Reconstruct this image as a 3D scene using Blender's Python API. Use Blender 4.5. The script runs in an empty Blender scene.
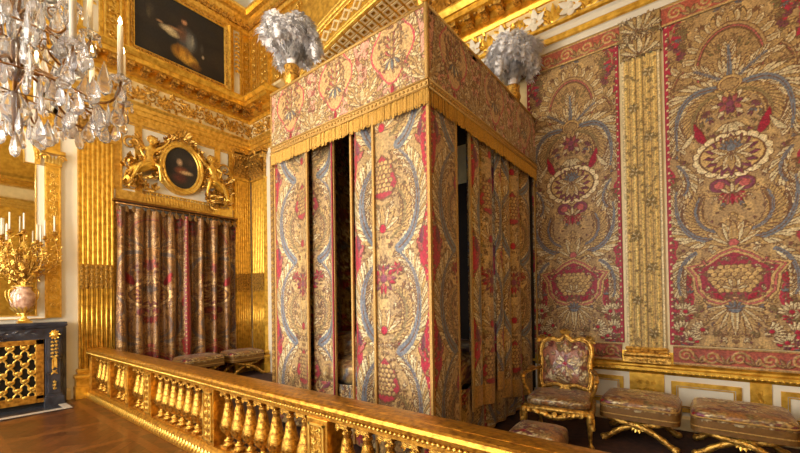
import bpy, bmesh, math, random
import numpy as np
from mathutils import Vector, Matrix
PI=math.pi; COL=bpy.context.scene.collection
# ---------------------------------------------------------------- brocade painter
def srgb(r,g,b):
    f=lambda c:((c/255+0.055)/1.055)**2.4 if c>10 else c/255/12.92
    return np.array([f(r),f(g),f(b)])
CREAM=srgb(226,208,162); GOLD=srgb(196,162,102); TAN=srgb(170,138,88); OLIVE=srgb(138,120,74)
CRIM=srgb(170,22,54); PURP=srgb(128,60,82); BLUE=srgb(112,116,124); DARK=srgb(112,74,42)
PINK=srgb(184,92,88); BROWN=srgb(128,88,48)
class Canvas:
    """colour, thread relief and metal-thread share of a cloth, metres in, y up"""
    def __init__(s,w,h,res,col):
        s.res=res; s.nx=int(round(w/res)); s.ny=int(round(h/res)); s.w=w; s.h=h
        s.c=np.zeros((s.ny,s.nx,3)); s.c[:]=col; s.z=np.zeros((s.ny,s.nx))
        s.X,s.Y=np.meshgrid((np.arange(s.nx)+.5)*res,(np.arange(s.ny)+.5)*res)
    def box(s,x0,y0,x1,y1):
        i0=max(0,int(x0/s.res)-1); i1=min(s.nx,int(x1/s.res)+2)
        j0=max(0,int(y0/s.res)-1); j1=min(s.ny,int(y1/s.res)+2)
        return (slice(j0,max(j1,j0)),slice(i0,max(i1,i0)))
    def put(s,b,m,col,z=None):
        if not m.any(): return
        c=s.c[b]; c[m]=col if np.ndim(col)==1 else col[m]
        if z is not None: s.z[b][m]=z if np.ndim(z)==0 else z[m]
    def petal(s,x,y,a,L,W,col,out=DARK,tip=.8,vein=None,bend=0.,ow=.008):
        r=L+W; b=s.box(x-r,y-r,x+r,y+r); dx=s.X[b]-x; dy=s.Y[b]-y
        if dx.size==0: return
        t=(dx*math.cos(a)+dy*math.sin(a))/L; q=-dx*math.sin(a)+dy*math.cos(a)-bend*L*t*t
        tc=np.clip(t,0,1); hw=W/2*np.sin(math.pi*tc**tip)**.75
        m=(t>0)&(t<1)&(np.abs(q)<hw)
        s.put(b,m,out,.3)
        m2=(t>.04)&(t<1)&(np.abs(q)<hw-ow)
        k=(.80+.16*np.sin(t*L*260+np.abs(q)*190))*(.90+.16*tc); s.put(b,m2,col*k[...,None],1.)
        if vein is not None: s.put(b,m2&(np.abs(q)<W*.11)&(t<.8),vein,.6)
    def disc(s,x,y,rx,ry,col,out=DARK,ow=.008):
        b=s.box(x-rx,y-ry,x+rx,y+ry); dx=(s.X[b]-x); dy=(s.Y[b]-y)
        if dx.size==0: return
        d=np.sqrt((dx/rx)**2+(dy/ry)**2); s.put(b,d<1,out,.3); s.put(b,d<1-ow/min(rx,ry),col,1.)
    def line(s,P,w,col,w1=None,z=.8):
        P=np.array(P,float); n=len(P); w1=w if w1 is None else w1
        for i in range(n-1):
            a,c=P[i],P[i+1]; ww=w+(w1-w)*i/max(1,n-2)
            b=s.box(min(a[0],c[0])-ww,min(a[1],c[1])-ww,max(a[0],c[0])+ww,max(a[1],c[1])+ww)
            X=s.X[b];Y=s.Y[b]
            if X.size==0: continue
            d=c-a; t=np.clip(((X-a[0])*d[0]+(Y-a[1])*d[1])/(d@d+1e-9),0,1)
            m=np.hypot(X-a[0]-t*d[0],Y-a[1]-t*d[1])<ww/2; s.put(b,m,col,z)
    def poly(s,P,col,z=.2):
        P=np.array(P,float); b=s.box(*P.min(0),*P.max(0)); X=s.X[b];Y=s.Y[b]; m=np.zeros(X.shape,bool)
        n=len(P)
        for i in range(n):
            x0,y0=P[i];x1,y1=P[(i+1)%n]
            if y0==y1: continue
            m^=((y0>Y)!=(y1>Y))&(X<(x1-x0)*(Y-y0)/(y1-y0)+x0)
        s.put(b,m,col,z)
    def fan(s,x,y,a0,a1,n,L,W,col,**k):
        order=sorted(range(n),key=lambda i:-abs(i-(n-1)/2))
        for i in order:
            a=a0+(a1-a0)*i/max(1,n-1); Lf=L(i/max(1,n-1)) if callable(L) else L
            s.petal(x,y,a,Lf,W,col[i%len(col)] if isinstance(col,list) else col,**k)
    def feather(s,P,L,W,col=CREAM,spine=BLUE,sides=(1,-1),step=.045,sw=.05,lean=.75,curl=.25):
        """a plume: leaflets along a curved spine, a blue spine on top"""
        P=bez(P,60); seg=np.hypot(*np.diff(P,axis=0).T); S=np.concatenate([[0],np.cumsum(seg)]); T=S[-1]
        k=0; d=T
        while d>0:
            i=min(len(P)-2,int(np.searchsorted(S,d))-1); i=max(i,0)
            tx,ty=P[i+1]-P[i]; a=math.atan2(ty,tx); f=d/T; Lf=L*(.55+.9*math.sin(math.pi*min(1,f*.9+.08)))
            for sd in sides:
                s.petal(P[i][0],P[i][1],a+sd*lean,Lf,W,col if k%3 else GOLD,bend=-sd*curl,tip=1.15)
            d-=step; k+=1
        s.line(P,sw*1.0,spine,.02,z=.7); s.line(P,sw*.16,DARK,.004,z=.4)
    def sample(s,u,v):
        i=np.clip((u/s.res).astype(int),0,s.nx-1); j=np.clip((v/s.res).astype(int),0,s.ny-1)
        return s.c[j,i],s.z[j,i]
def bez(P,n):
    P=np.array(P,float); t=np.linspace(0,1,n)[:,None]
    k=len(P)-1; out=np.zeros((n,P.shape[1]))
    for i in range(k+1): out+=math.comb(k,i)*(1-t)**(k-i)*t**i*P[i]
    return out
def filler(c,rng,n,x0,y0,x1,y1,cols,L=(.03,.075),out=DARK):
    for _ in range(n):
        x=rng.uniform(x0,x1);y=rng.uniform(y0,y1);a=rng.uniform(0,6.28);l=rng.uniform(*L);col=cols[rng.randrange(len(cols))]
        for k in range(rng.choice((2,3,4))): c.petal(x,y,a+k*.62,l,l*.42,col,ow=.006,out=out)
def hanging():
    """half of a wall hanging, mirrored about its centre line"""
    c=Canvas(.62,4.02,.0055,TAN); rng=random.Random(7)
    # slow colour shifts and the crimson silk showing at the edge
    b=(slice(None),slice(None)); edge=.545+.03*np.sin(c.Y*9)+.02*np.sin(c.Y*23)
    c.put(b,c.X>edge,CRIM,0.)
    c.put(b,(c.X<.5)&(np.sin(c.X*31+np.sin(c.Y*8))*np.sin(c.Y*14+c.X*4)>.35),GOLD,.1)
    c.put(b,(c.Y>3.1)&(np.abs(c.X-.46)<.05+.03*np.sin(c.Y*12)),CRIM,0.)
    c.put(b,(c.Y<1.05)&(c.X>.42+.05*np.sin(c.Y*8)),CRIM,0.)
    filler(c,rng,460,0,0,.54,4.0,[TAN,GOLD,OLIVE,CREAM,CREAM,GOLD,BROWN,BLUE,PURP])
    filler(c,rng,60,.42,0,.6,1.0,[CREAM,PURP,OLIVE,CRIM],(.05,.1))
    filler(c,rng,60,.35,3.2,.6,4.0,[GOLD,PURP,OLIVE],(.05,.1))
    # crown of scallops at the top
    lobes=[(0,3.30,.34,.50),(.36,3.12,.20,.30)]
    for lx,ly,rx,ry in lobes[::-1]:
        for k in range(15):
            a=-.3+math.pi*1.1*k/14 if lx else -.1+math.pi*.6*k/14
            px_,py_=lx+rx*math.cos(a),ly+ry*math.sin(a)
            c.petal(px_-.02*math.cos(a),py_-.02*math.sin(a),a,.15,.085,CREAM if k%2 else GOLD,tip=.7,vein=TAN)
        c.disc(lx,ly,rx,ry,TAN); c.disc(lx,ly,rx*.9,ry*.92,PINK); c.disc(lx,ly,rx*.85,ry*.87,DARK); c.disc(lx,ly,rx*.82,ry*.84,TAN)
        for k in range(120):
            a=rng.uniform(0,6.28);r=rng.uniform(0,.70)
            c.petal(lx+rx*r*math.cos(a),ly+ry*r*math.sin(a),a,.07,.035,rng.choice([TAN,GOLD,OLIVE]),ow=.006)
    # rays, feather and sun
    c.fan(.0,3.12,.15,math.pi-.15,17,.30,.075,[CREAM,GOLD,GOLD],vein=TAN)
    c.feather([(0.03,3.1),(.2,3.25),(.32,3.33)],.13,.05,lean=.6,sw=.03)
    c.feather([(0,3.1),(0,3.3),(0,3.52)],.14,.055,lean=.55,sw=.06)
    # great plumes curling down
    c.feather([(.06,3.02),(.42,3.18),(.56,2.85),(.50,2.42)],.20,.062,step=.04,sw=.085)
    c.feather([(.05,2.98),(.3,3.0),(.42,2.7),(.30,2.5)],.12,.05,step=.04,sw=.04,spine=OLIVE,col=GOLD)
    c.petal(.22,2.42,.9,.3,.10,CRIM,bend=.3); c.petal(.47,2.42,2.6,.22,.07,CREAM,bend=-.4)
    c.disc(0,3.08,.115,.10,GOLD); c.disc(0,3.07,.09,.075,TAN)
    # lotus
    c.fan(0,2.84,0,2*math.pi,15,.19,.07,[CREAM,GOLD]); c.fan(0,2.84,.2,2*math.pi+.2,9,.13,.07,[PURP,PINK]); c.disc(0,2.84,.045,.045,PURP)
    c.fan(0,2.62,-2.6,-.54,5,.16,.06,[CREAM]); 
    # scalloped cartouche
    for k in range(17):
        a=2*math.pi*k/17+.2; c.disc(.29*math.cos(a),2.24+.22*math.sin(a),.075,.06,CREAM)
    c.disc(0,2.24,.30,.215,DARK); c.disc(0,2.24,.29,.205,GOLD)
    c.fan(0,2.24,0,2*math.pi*15/16,16,.26,.085,[PURP]); c.fan(0,2.26,0,2*math.pi*15/16,16,.21,.08,[GOLD,CREAM],vein=TAN); c.fan(0,2.32,.2,2.94,7,.12,.05,[BLUE]); c.disc(0,2.33,.05,.05,BLUE)
    # hearts
    c.fan(.0,1.80,-3.0,-.14,9,.15,.06,[CRIM,PINK]); c.disc(.11,1.90,.10,.085,PURP); c.disc(.11,1.90,.055,.05,PINK); c.fan(0,1.80,.5,2.64,5,.13,.05,[CREAM,GOLD])
    for k in range(14): c.disc(.06+.018*k,1.72+.03*math.sin(k*.5)+.012*k,.012,.012,GOLD,ow=.004)
    # lower plumes rising outward
    c.feather([(.04,1.30),(.36,1.18),(.58,1.45),(.52,1.9)],.17,.06,step=.04,sw=.08)
    c.feather([(.05,1.38),(.25,1.3),(.42,1.55),(.30,1.78)],.13,.05,step=.036,sw=.035,col=GOLD,spine=BLUE)
    c.feather([(.50,2.22),(.40,2.1),(.36,1.95),(.45,1.85)],.11,.045,step=.036,sw=.03)
    c.feather([(.35,1.12),(.5,1.05),(.56,.8),(.5,.62)],.13,.05,step=.04,sw=.045)
    c.fan(0,1.22,.1,math.pi-.1,9,.27,.10,[GOLD,CREAM],tip=.6,vein=TAN); c.disc(0,1.22,.05,.05,PINK)
    # ogee cartouche
    O=lambda k:[(0,1.16*k+.80*(1-k)),(.14*k,1.10*k+.80*(1-k)),(.26*k,1.0*k+.80*(1-k)),(.44*k,.96*k+.80*(1-k)),(.36*k,.84*k+.80*(1-k)),(.34*k,.66*k+.80*(1-k)),(.24*k,.54*k+.80*(1-k)),(.12*k,.50*k+.80*(1-k)),(0,.56*k+.80*(1-k))]
    for k,col in ((1.1,DARK),(1.08,GOLD),(1.02,DARK),(1.0,PINK),(.95,DARK),(.94,GOLD),(.87,DARK),(.86,srgb(150,36,58))): c.poly(O(k)+[(-.05,.56),(-.05,1.1)],col,.6)
    filler(c,rng,60,.0,.56,.34,1.06,[GOLD,TAN,PINK,PURP,CREAM],(.03,.05))
    for r in range(7):
        for k in range(8):
            x=k*.06+(r%2)*.03; y=.94-r*.045
            if (x/.23)**2+((y-.82)/.19)**2<1: c.disc(x,y,.036,.034,GOLD if (k+r)%3 else TAN,ow=.008)
    c.fan(.0,.70,.1,math.pi-.1,7,.12,.05,[CREAM,GOLD]); c.petal(.1,.56,.7,.14,.07,CRIM)
    # lower shell and corner leaves
    c.fan(0,.46,-math.pi+.05,-.05,13,lambda f:.34-.06*abs(math.cos(math.pi*f)),.085,[CREAM,GOLD],tip=.55,vein=TAN); c.disc(0,.46,.07,.06,BLUE); c.fan(0,.46,.3,2.84,5,.1,.045,[BLUE])
    for (x,y,a) in ((.36,.06,.9),(.42,.08,2.0),(.5,.2,1.2),(.46,.42,2.2),(.3,.2,.4)):
        c.fan(x,y,a-1.,a+1.,6,.13,.045,[CREAM]); c.disc(x,y,.03,.03,CRIM)
    b_=(slice(None),slice(None)); c.put(b_,c.X>.575,CRIM,0.)
    filler(c,rng,60,.56,0,.575,4.0,[CREAM,GOLD],(.02,.04))
    # pearls down the border
    for k in range(46): c.disc(.592,.04+k*.088,.013,.016,CREAM,ow=.003)
    return mirror(c)
def curtain_cloth():
    """half of a bed curtain panel: plumes winding up a crimson edge, flowers and pomegranates between"""
    c=Canvas(.62,4.02,.0055,srgb(178,146,94)); rng=random.Random(17); b=(slice(None),slice(None))
    c.put(b,c.X>.47+.05*np.sin(c.Y*5.2),CRIM,0.)
    c.put(b,(c.X<.45)&(np.sin(c.X*26+np.sin(c.Y*6))*np.sin(c.Y*10+c.X*4)>.4),GOLD,.1)
    filler(c,rng,380,0,0,.46,4.0,[TAN,GOLD,OLIVE,CREAM,BROWN,TAN],(.03,.07)); filler(c,rng,80,.46,0,.6,4,[CREAM,PURP,PINK,GOLD,BLUE],(.03,.055))
    for k in range(4):
        y=k*1.02+.05
        c.feather([(.20,y-.1),(.52,y+.12),(.52,y+.62),(.22,y+.86)],.17,.066,step=.042,sw=.10)
        c.feather([(.10,y+.0),(.30,y+.1),(.34,y+.4),(.16,y+.5)],.10,.045,step=.038,sw=.03,col=GOLD,spine=OLIVE)
        c.petal(.45,y+.92,1.0,.2,.07,PURP,bend=.3); c.petal(.5,y+.86,2.2,.16,.06,PINK)
        c.fan(0,y+.10,.1,math.pi-.1,9,.24,.085,[GOLD,CREAM],tip=.6,vein=TAN); c.disc(0,y+.1,.05,.05,CRIM)
        if k%2:
            c.fan(0,y+.62,0,6.0,12,.17,.07,[PURP,CRIM]); c.fan(0,y+.62,.2,6.2,9,.12,.055,[PINK,GOLD]); c.disc(0,y+.62,.05,.05,PURP)
            c.fan(.17,y+.72,0,5.8,7,.08,.04,[CRIM,PINK])
        else:
            c.poly([(0,y+.86),(.13,y+.74),(.20,y+.55),(.12,y+.42),(0,y+.38),(-.05,y+.6)],DARK,.5); c.poly([(0,y+.84),(.115,y+.73),(.18,y+.55),(.11,y+.435),(0,y+.40),(-.05,y+.6)],srgb(160,40,56),.5)
            for r in range(7):
                for j in range(4): 
                    x=j*.055+(r%2)*.028; yy=y+.76-r*.045
                    if x<.13: c.disc(x,yy,.03,.028,GOLD if (j+r)%2 else TAN)
            c.fan(.24,y+.98,0,5.8,7,.08,.04,[CRIM,PINK,CREAM])
    c.put(b,c.X>.585,CRIM,0.)
    for k in range(60): c.disc(.575,.03+k*.067,.009,.016,GOLD,ow=.003)
    return mirror(c)
def mirror(c):
    m=Canvas(c.w*2,c.h,c.res,TAN); m.nx=2*c.nx; m.c=np.concatenate([c.c[:,::-1],c.c],1); m.z=np.concatenate([c.z[:,::-1],c.z],1); m.w=m.nx*m.res
    return m
def valance(w,h,n):
    """the tester valance: crimson outlined medallions on rose silk between gold foliage"""
    c=Canvas(w,h,.006,srgb(204,146,124)); rng=random.Random(3)  # rose silk ground, made paler for the stronger light on the bed top
    filler(c,rng,int(820*w/2.4),0,.02,w,h,[TAN,GOLD,PINK,CREAM,GOLD,CREAM,PINK],(.035,.075))
    filler(c,rng,int(160*w/2.4),0,.0,w,h*.3,[CREAM,GOLD],(.06,.10))
    for k in range(n):
        x=w*(k+.5)/n; y=h*.55; p=w/n
        for s in (-1,1):
            c.feather([(x+s*p*.5,h*.12),(x+s*p*.30,h*.10),(x+s*p*.36,h*.5),(x+s*p*.22,h*.9)],.11,.05,step=.04,sw=.035,spine=TAN)
        for j in range(26):
            a=2*math.pi*j/26; rr=1+.10*math.cos(3*a+1.57)
            c.petal(x+.24*rr*math.cos(a),y+.30*rr*math.sin(a),a,.09,.05,GOLD if j%2 else CREAM)
        c.poly([(x+.25*(1+.12*math.cos(4*q))*math.sin(q),y+.33*(1+.10*math.cos(4*q))*math.cos(q)) for q in np.linspace(0,6.2,50)],srgb(186,62,80),.6); c.poly([(x+.232*(1+.12*math.cos(4*q))*math.sin(q),y+.31*(1+.10*math.cos(4*q))*math.cos(q)) for q in np.linspace(0,6.2,50)],srgb(192,158,106),.4); filler(c,rng,110,x-.17,y-.24,x+.17,y+.24,[GOLD,TAN,CREAM,PINK],(.03,.05))
        for j in range(4): c.fan(x,y-.16+.08*j,.2,2.94,7,.15-.02*j,.05,[GOLD,CREAM,PINK])
        c.fan(x,y-.1,-2.9,-.2,7,.14,.05,[CREAM,BLUE]); c.petal(x,.16,-1.57,.12,.06,CRIM)
        c.fan(x+p*.5,.1,.3,2.84,9,.2,.06,[CREAM,GOLD],vein=TAN)
    c.line([(0,h-.015),(w,h-.015)],.03,srgb(200,70,90))
    return c
def border(w,h):
    """rose and gold scrolling border"""
    c=Canvas(w,h,.008,srgb(176,84,60)); n=max(1,int(w/(h*1.05)))
    for k in range(n):
        x=w*(k+.5)/n; r=h*.36
        sp=[(x+r*(1-i/26)*math.cos(i*.42+k%2*3.14),h/2+r*(1-i/26)*math.sin(i*.42+k%2*3.14)) for i in range(22)]
        c.line(sp,.028,GOLD,.02)
        c.fan(x+w/n*.5,h*.15,.5,2.6,4,h*.5,h*.16,[TAN,GOLD])
    c.line([(0,.012),(w,.012)],.02,GOLD); c.line([(0,h-.012),(w,h-.012)],.02,GOLD)
    return c
def column_cloth(w,h):
    """embroidered pilaster: gold ribs over tan with small flowers"""
    c=Canvas(w,h,.006,srgb(206,172,100)); rng=random.Random(5)
    b=(slice(None),slice(None)); ph=(c.X/w*5.5)%1; c.put(b,(ph<.16),srgb(138,112,58),0.); c.put(b,(ph>.5)&(ph<.8),srgb(232,205,130),1.)
    filler(c,rng,300,0,0,w,h,[srgb(160,148,92),TAN,CREAM,srgb(190,176,120)],(.025,.05),srgb(150,122,68))
    for k in range(int(h/.42)): c.fan(w*(.5+.2*(-1)**k),k*.42+.2,0,5.8,9,.075,.035,[OLIVE,CREAM],out=srgb(150,122,68))
    c.line([(.012,0),(.012,h)],.024,CREAM); c.line([(w-.012,0),(w-.012,h)],.024,CREAM)
    return c
# ---------------------------------------------------------------- materials
MATS={}
def nodes(name):
    m=bpy.data.materials.new(name); m.use_nodes=True; nt=m.node_tree; b=nt.nodes['Principled BSDF']; MATS[name]=m
    return m,nt,b
def rgba(c): return (c[0],c[1],c[2],1)
def S(r,g,b): return tuple(srgb(r,g,b))
def mat(name,col,rough=.5,metal=0.,noise=0.,scale=8.,bump=0.,bscale=40.,col2=None,coat=0.,spec=.5):
    m,nt,b=nodes(name); b.inputs['Base Color'].default_value=rgba(col); b.inputs['Roughness'].default_value=rough
    b.inputs['Metallic'].default_value=metal; b.inputs['Coat Weight'].default_value=coat; b.inputs['Specular IOR Level'].default_value=spec
    tc=nt.nodes.new('ShaderNodeTexCoord')
    if noise or col2 is not None:
        n=nt.nodes.new('ShaderNodeTexNoise'); n.inputs['Scale'].default_value=scale; n.inputs['Detail'].default_value=5
        nt.links.new(tc.outputs['Object'],n.inputs['Vector'])
        mx=nt.nodes.new('ShaderNodeMix'); mx.data_type='RGBA'
        mx.inputs[6].default_value=rgba(col); mx.inputs[7].default_value=rgba(col2 if col2 is not None else tuple(c*(1-noise) for c in col))
        r=nt.nodes.new('ShaderNodeMapRange'); r.inputs[1].default_value=.38; r.inputs[2].default_value=.68
        nt.links.new(n.outputs['Fac'],r.inputs[0]); nt.links.new(r.outputs[0],mx.inputs[0]); nt.links.new(mx.outputs[2],b.inputs['Base Color'])
    if bump:
        n2=nt.nodes.new('ShaderNodeTexNoise'); n2.inputs['Scale'].default_value=bscale; n2.inputs['Detail'].default_value=3
        nt.links.new(tc.outputs['Object'],n2.inputs['Vector'])
        bp=nt.nodes.new('ShaderNodeBump'); bp.inputs['Strength'].default_value=bump; bp.inputs['Distance'].default_value=.01
        nt.links.new(n2.outputs['Fac'],bp.inputs['Height']); nt.links.new(bp.outputs['Normal'],b.inputs['Normal'])
    return m
GOLDC=S(238,192,78)
mat('gold',GOLDC,.33,.7,col2=S(192,142,46),scale=12,bump=.16,bscale=90)
mat('gold_bright',S(246,208,104),.28,.74,col2=S(206,158,62),scale=16,bump=.2,bscale=90)
mat('gold_old',S(206,154,62),.36,.7,col2=S(140,94,32),scale=20,bump=.3,bscale=80)
mat('gold_baluster',S(222,170,72),.26,.8,col2=S(140,92,30),scale=30,bump=.6,bscale=95)
mat('gold_rail',S(214,156,54),.30,.76,col2=S(150,98,30),scale=24,bump=.25,bscale=90)
mat('gold_carved',S(232,184,88),.32,.72,col2=S(120,78,28),scale=26,bump=.6,bscale=70)
mat('cream',S(232,226,208),.5,0,noise=.06,scale=3)
mat('cream_gold',S(236,214,160),.45,.1,noise=.15,scale=9)
mat('ceiling_white',S(226,222,208),.7,0,noise=.04,scale=2)
mat('marble_dark',S(58,62,72),.22,0,col2=S(32,34,42),scale=6,bump=.1,coat=.3)
mat('marble_pale',S(196,186,172),.3,0,noise=.15,scale=7)
mat('marble_pink',S(206,168,140),.28,0,col2=S(150,104,80),scale=18,coat=.4)
mat('black_iron',S(14,12,10),.6)
mat('bed_shade_cloth',S(34,22,16),.8,0,noise=.3,scale=10)  # near-black colour that carries the shade inside the bed
mat('wax',S(238,230,208),.4,0,spec=.4)
mat('bronze',S(150,104,52),.35,.85,noise=.3,scale=20)
mat('plume',S(240,238,240),.9,0,noise=.10,scale=14)
mat('fringe',S(206,160,72),.5,.35,noise=.35,scale=60,bump=.3,bscale=120)
mat('braid',S(196,156,86),.5,.35,noise=.35,scale=70,bump=.5,bscale=150)
mat('velvet_gold',S(132,94,44),.5,.25,noise=.3,scale=20,bump=.2)
mat('carpet',S(70,42,34),.9,0,col2=S(44,26,26),scale=16)
mat('carpet_floor_edge',S(60,36,20),.6)
mat('window_paint',S(225,222,210),.5)
m,nt,b=nodes('mirror'); b.inputs['Base Color'].default_value=(.80,.78,.70,1); b.inputs['Metallic'].default_value=1; b.inputs['Roughness'].default_value=.03
m,nt,b=nodes('crystal'); b.inputs['Base Color'].default_value=(.97,.97,.98,1); b.inputs['Transmission Weight'].default_value=.86; b.inputs['Roughness'].default_value=.06; b.inputs['IOR'].default_value=1.5
m,nt,b=nodes('flame'); b.inputs['Base Color'].default_value=(1,.8,.5,1); b.inputs['Emission Color'].default_value=(1,.78,.42,1); b.inputs['Emission Strength'].default_value=14
m,nt,b=nodes('window_glass')
tr=nt.nodes.new('ShaderNodeBsdfTransparent'); gl=nt.nodes.new('ShaderNodeBsdfGlossy'); gl.inputs['Roughness'].default_value=.02
mx=nt.nodes.new('ShaderNodeMixShader'); mx.inputs[0].default_value=.06
nt.links.new(tr.outputs[0],mx.inputs[1]); nt.links.new(gl.outputs[0],mx.inputs[2]); nt.links.new(mx.outputs[0],nt.nodes['Material Output'].inputs['Surface'])
def cloth_mat(name,rough=.5,metal=.35,sheen=.2,fine=260,coat=0.):
    m,nt,b=nodes(name); a=nt.nodes.new('ShaderNodeAttribute'); a.attribute_name='Col'
    tc=nt.nodes.new('ShaderNodeTexCoord'); n=nt.nodes.new('ShaderNodeTexNoise'); n.inputs['Scale'].default_value=fine; n.inputs['Detail'].default_value=2
    nt.links.new(tc.outputs['Object'],n.inputs['Vector'])
    n3=nt.nodes.new('ShaderNodeTexNoise'); n3.inputs['Scale'].default_value=46; n3.inputs['Detail'].default_value=4; nt.links.new(tc.outputs['Object'],n3.inputs['Vector'])
    r=nt.nodes.new('ShaderNodeMapRange'); r.inputs[1].default_value=.36; r.inputs[2].default_value=.64; r.inputs[3].default_value=.60; r.inputs[4].default_value=1.2
    nt.links.new(n3.outputs['Fac'],r.inputs[0])
    mx=nt.nodes.new('ShaderNodeVectorMath'); mx.operation='SCALE'; nt.links.new(a.outputs['Color'],mx.inputs[0]); nt.links.new(r.outputs[0],mx.inputs['Scale'])
    nt.links.new(mx.outputs[0],b.inputs['Base Color'])
    mm=nt.nodes.new('ShaderNodeMath'); mm.operation='MULTIPLY'; mm.inputs[1].default_value=metal; nt.links.new(a.outputs['Alpha'],mm.inputs[0]); nt.links.new(mm.outputs[0],b.inputs['Metallic'])
    b.inputs['Roughness'].default_value=rough; b.inputs['Sheen Weight'].default_value=sheen; b.inputs['Coat Weight'].default_value=coat
    bp=nt.nodes.new('ShaderNodeBump'); bp.inputs['Strength'].default_value=.35; bp.inputs['Distance'].default_value=.004
    nt.links.new(n.outputs['Fac'],bp.inputs['Height']); nt.links.new(bp.outputs['Normal'],b.inputs['Normal'])
    return m
cloth_mat('brocade'); cloth_mat('brocade_lustrous',.38,.6,.1); cloth_mat('paint',.75,0,0,60)
cloth_mat('brocade_seat',.4,.45,.1,coat=.3)
def floor_mat():
    m,nt,b=nodes('parquet'); N=nt.nodes.new; L=nt.links.new
    tc=N('ShaderNodeTexCoord'); mp=N('ShaderNodeMapping'); mp.inputs['Rotation'].default_value=(0,0,PI/4); L(tc.outputs['Object'],mp.inputs[0])
    ch=N('ShaderNodeTexChecker'); ch.inputs['Scale'].default_value=2.6; L(mp.outputs[0],ch.inputs['Vector'])
    w1=N('ShaderNodeTexBrick'); w2=N('ShaderNodeTexBrick'); mp2=N('ShaderNodeMapping'); mp2.inputs['Rotation'].default_value=(0,0,PI/2); L(mp.outputs[0],mp2.inputs[0])
    for w,src in ((w1,mp),(w2,mp2)):
        w.inputs['Scale'].default_value=1.; w.inputs['Brick Width'].default_value=.77; w.inputs['Row Height'].default_value=.128; w.inputs['Mortar Size'].default_value=.005
        w.inputs['Color1'].default_value=rgba(S(122,70,30)); w.inputs['Color2'].default_value=rgba(S(84,44,20)); w.inputs['Mortar'].default_value=rgba(S(46,24,10)); L(src.outputs[0],w.inputs['Vector'])
    mx=N('ShaderNodeMix'); mx.data_type='RGBA'; L(ch.outputs['Fac'],mx.inputs[0]); L(w1.outputs[0],mx.inputs[6]); L(w2.outputs[0],mx.inputs[7])
    # square frames of the panels, turned with the room
    br=N('ShaderNodeTexBrick'); br.offset=0; br.inputs['Scale'].default_value=1; br.inputs['Brick Width'].default_value=1.05; br.inputs['Row Height'].default_value=1.05; br.inputs['Mortar Size'].default_value=.05; br.inputs['Mortar Smooth'].default_value=0
    br.inputs['Color1'].default_value=(1,1,1,1); br.inputs['Color2'].default_value=(1,1,1,1); br.inputs['Mortar'].default_value=(0,0,0,1); L(tc.outputs['Object'],br.inputs['Vector'])
    m2=N('ShaderNodeMix'); m2.data_type='RGBA'; L(br.outputs['Color'],m2.inputs[0]); m2.inputs[6].default_value=rgba(S(126,74,32)); L(mx.outputs[2],m2.inputs[7])
    ns=N('ShaderNodeTexNoise'); ns.inputs['Scale'].default_value=26; ns.inputs['Detail'].default_value=6; L(tc.outputs['Object'],ns.inputs['Vector'])
    r=N('ShaderNodeMapRange'); r.inputs[1].default_value=.3; r.inputs[2].default_value=.7; r.inputs[3].default_value=.55; r.inputs[4].default_value=1.0; L(ns.outputs['Fac'],r.inputs[0])
    sc=N('ShaderNodeVectorMath'); sc.operation='SCALE'; L(m2.outputs[2],sc.inputs[0]); L(r.outputs[0],sc.inputs['Scale']); L(sc.outputs[0],b.inputs['Base Color'])
    b.inputs['Roughness'].default_value=.28
floor_mat()
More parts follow.
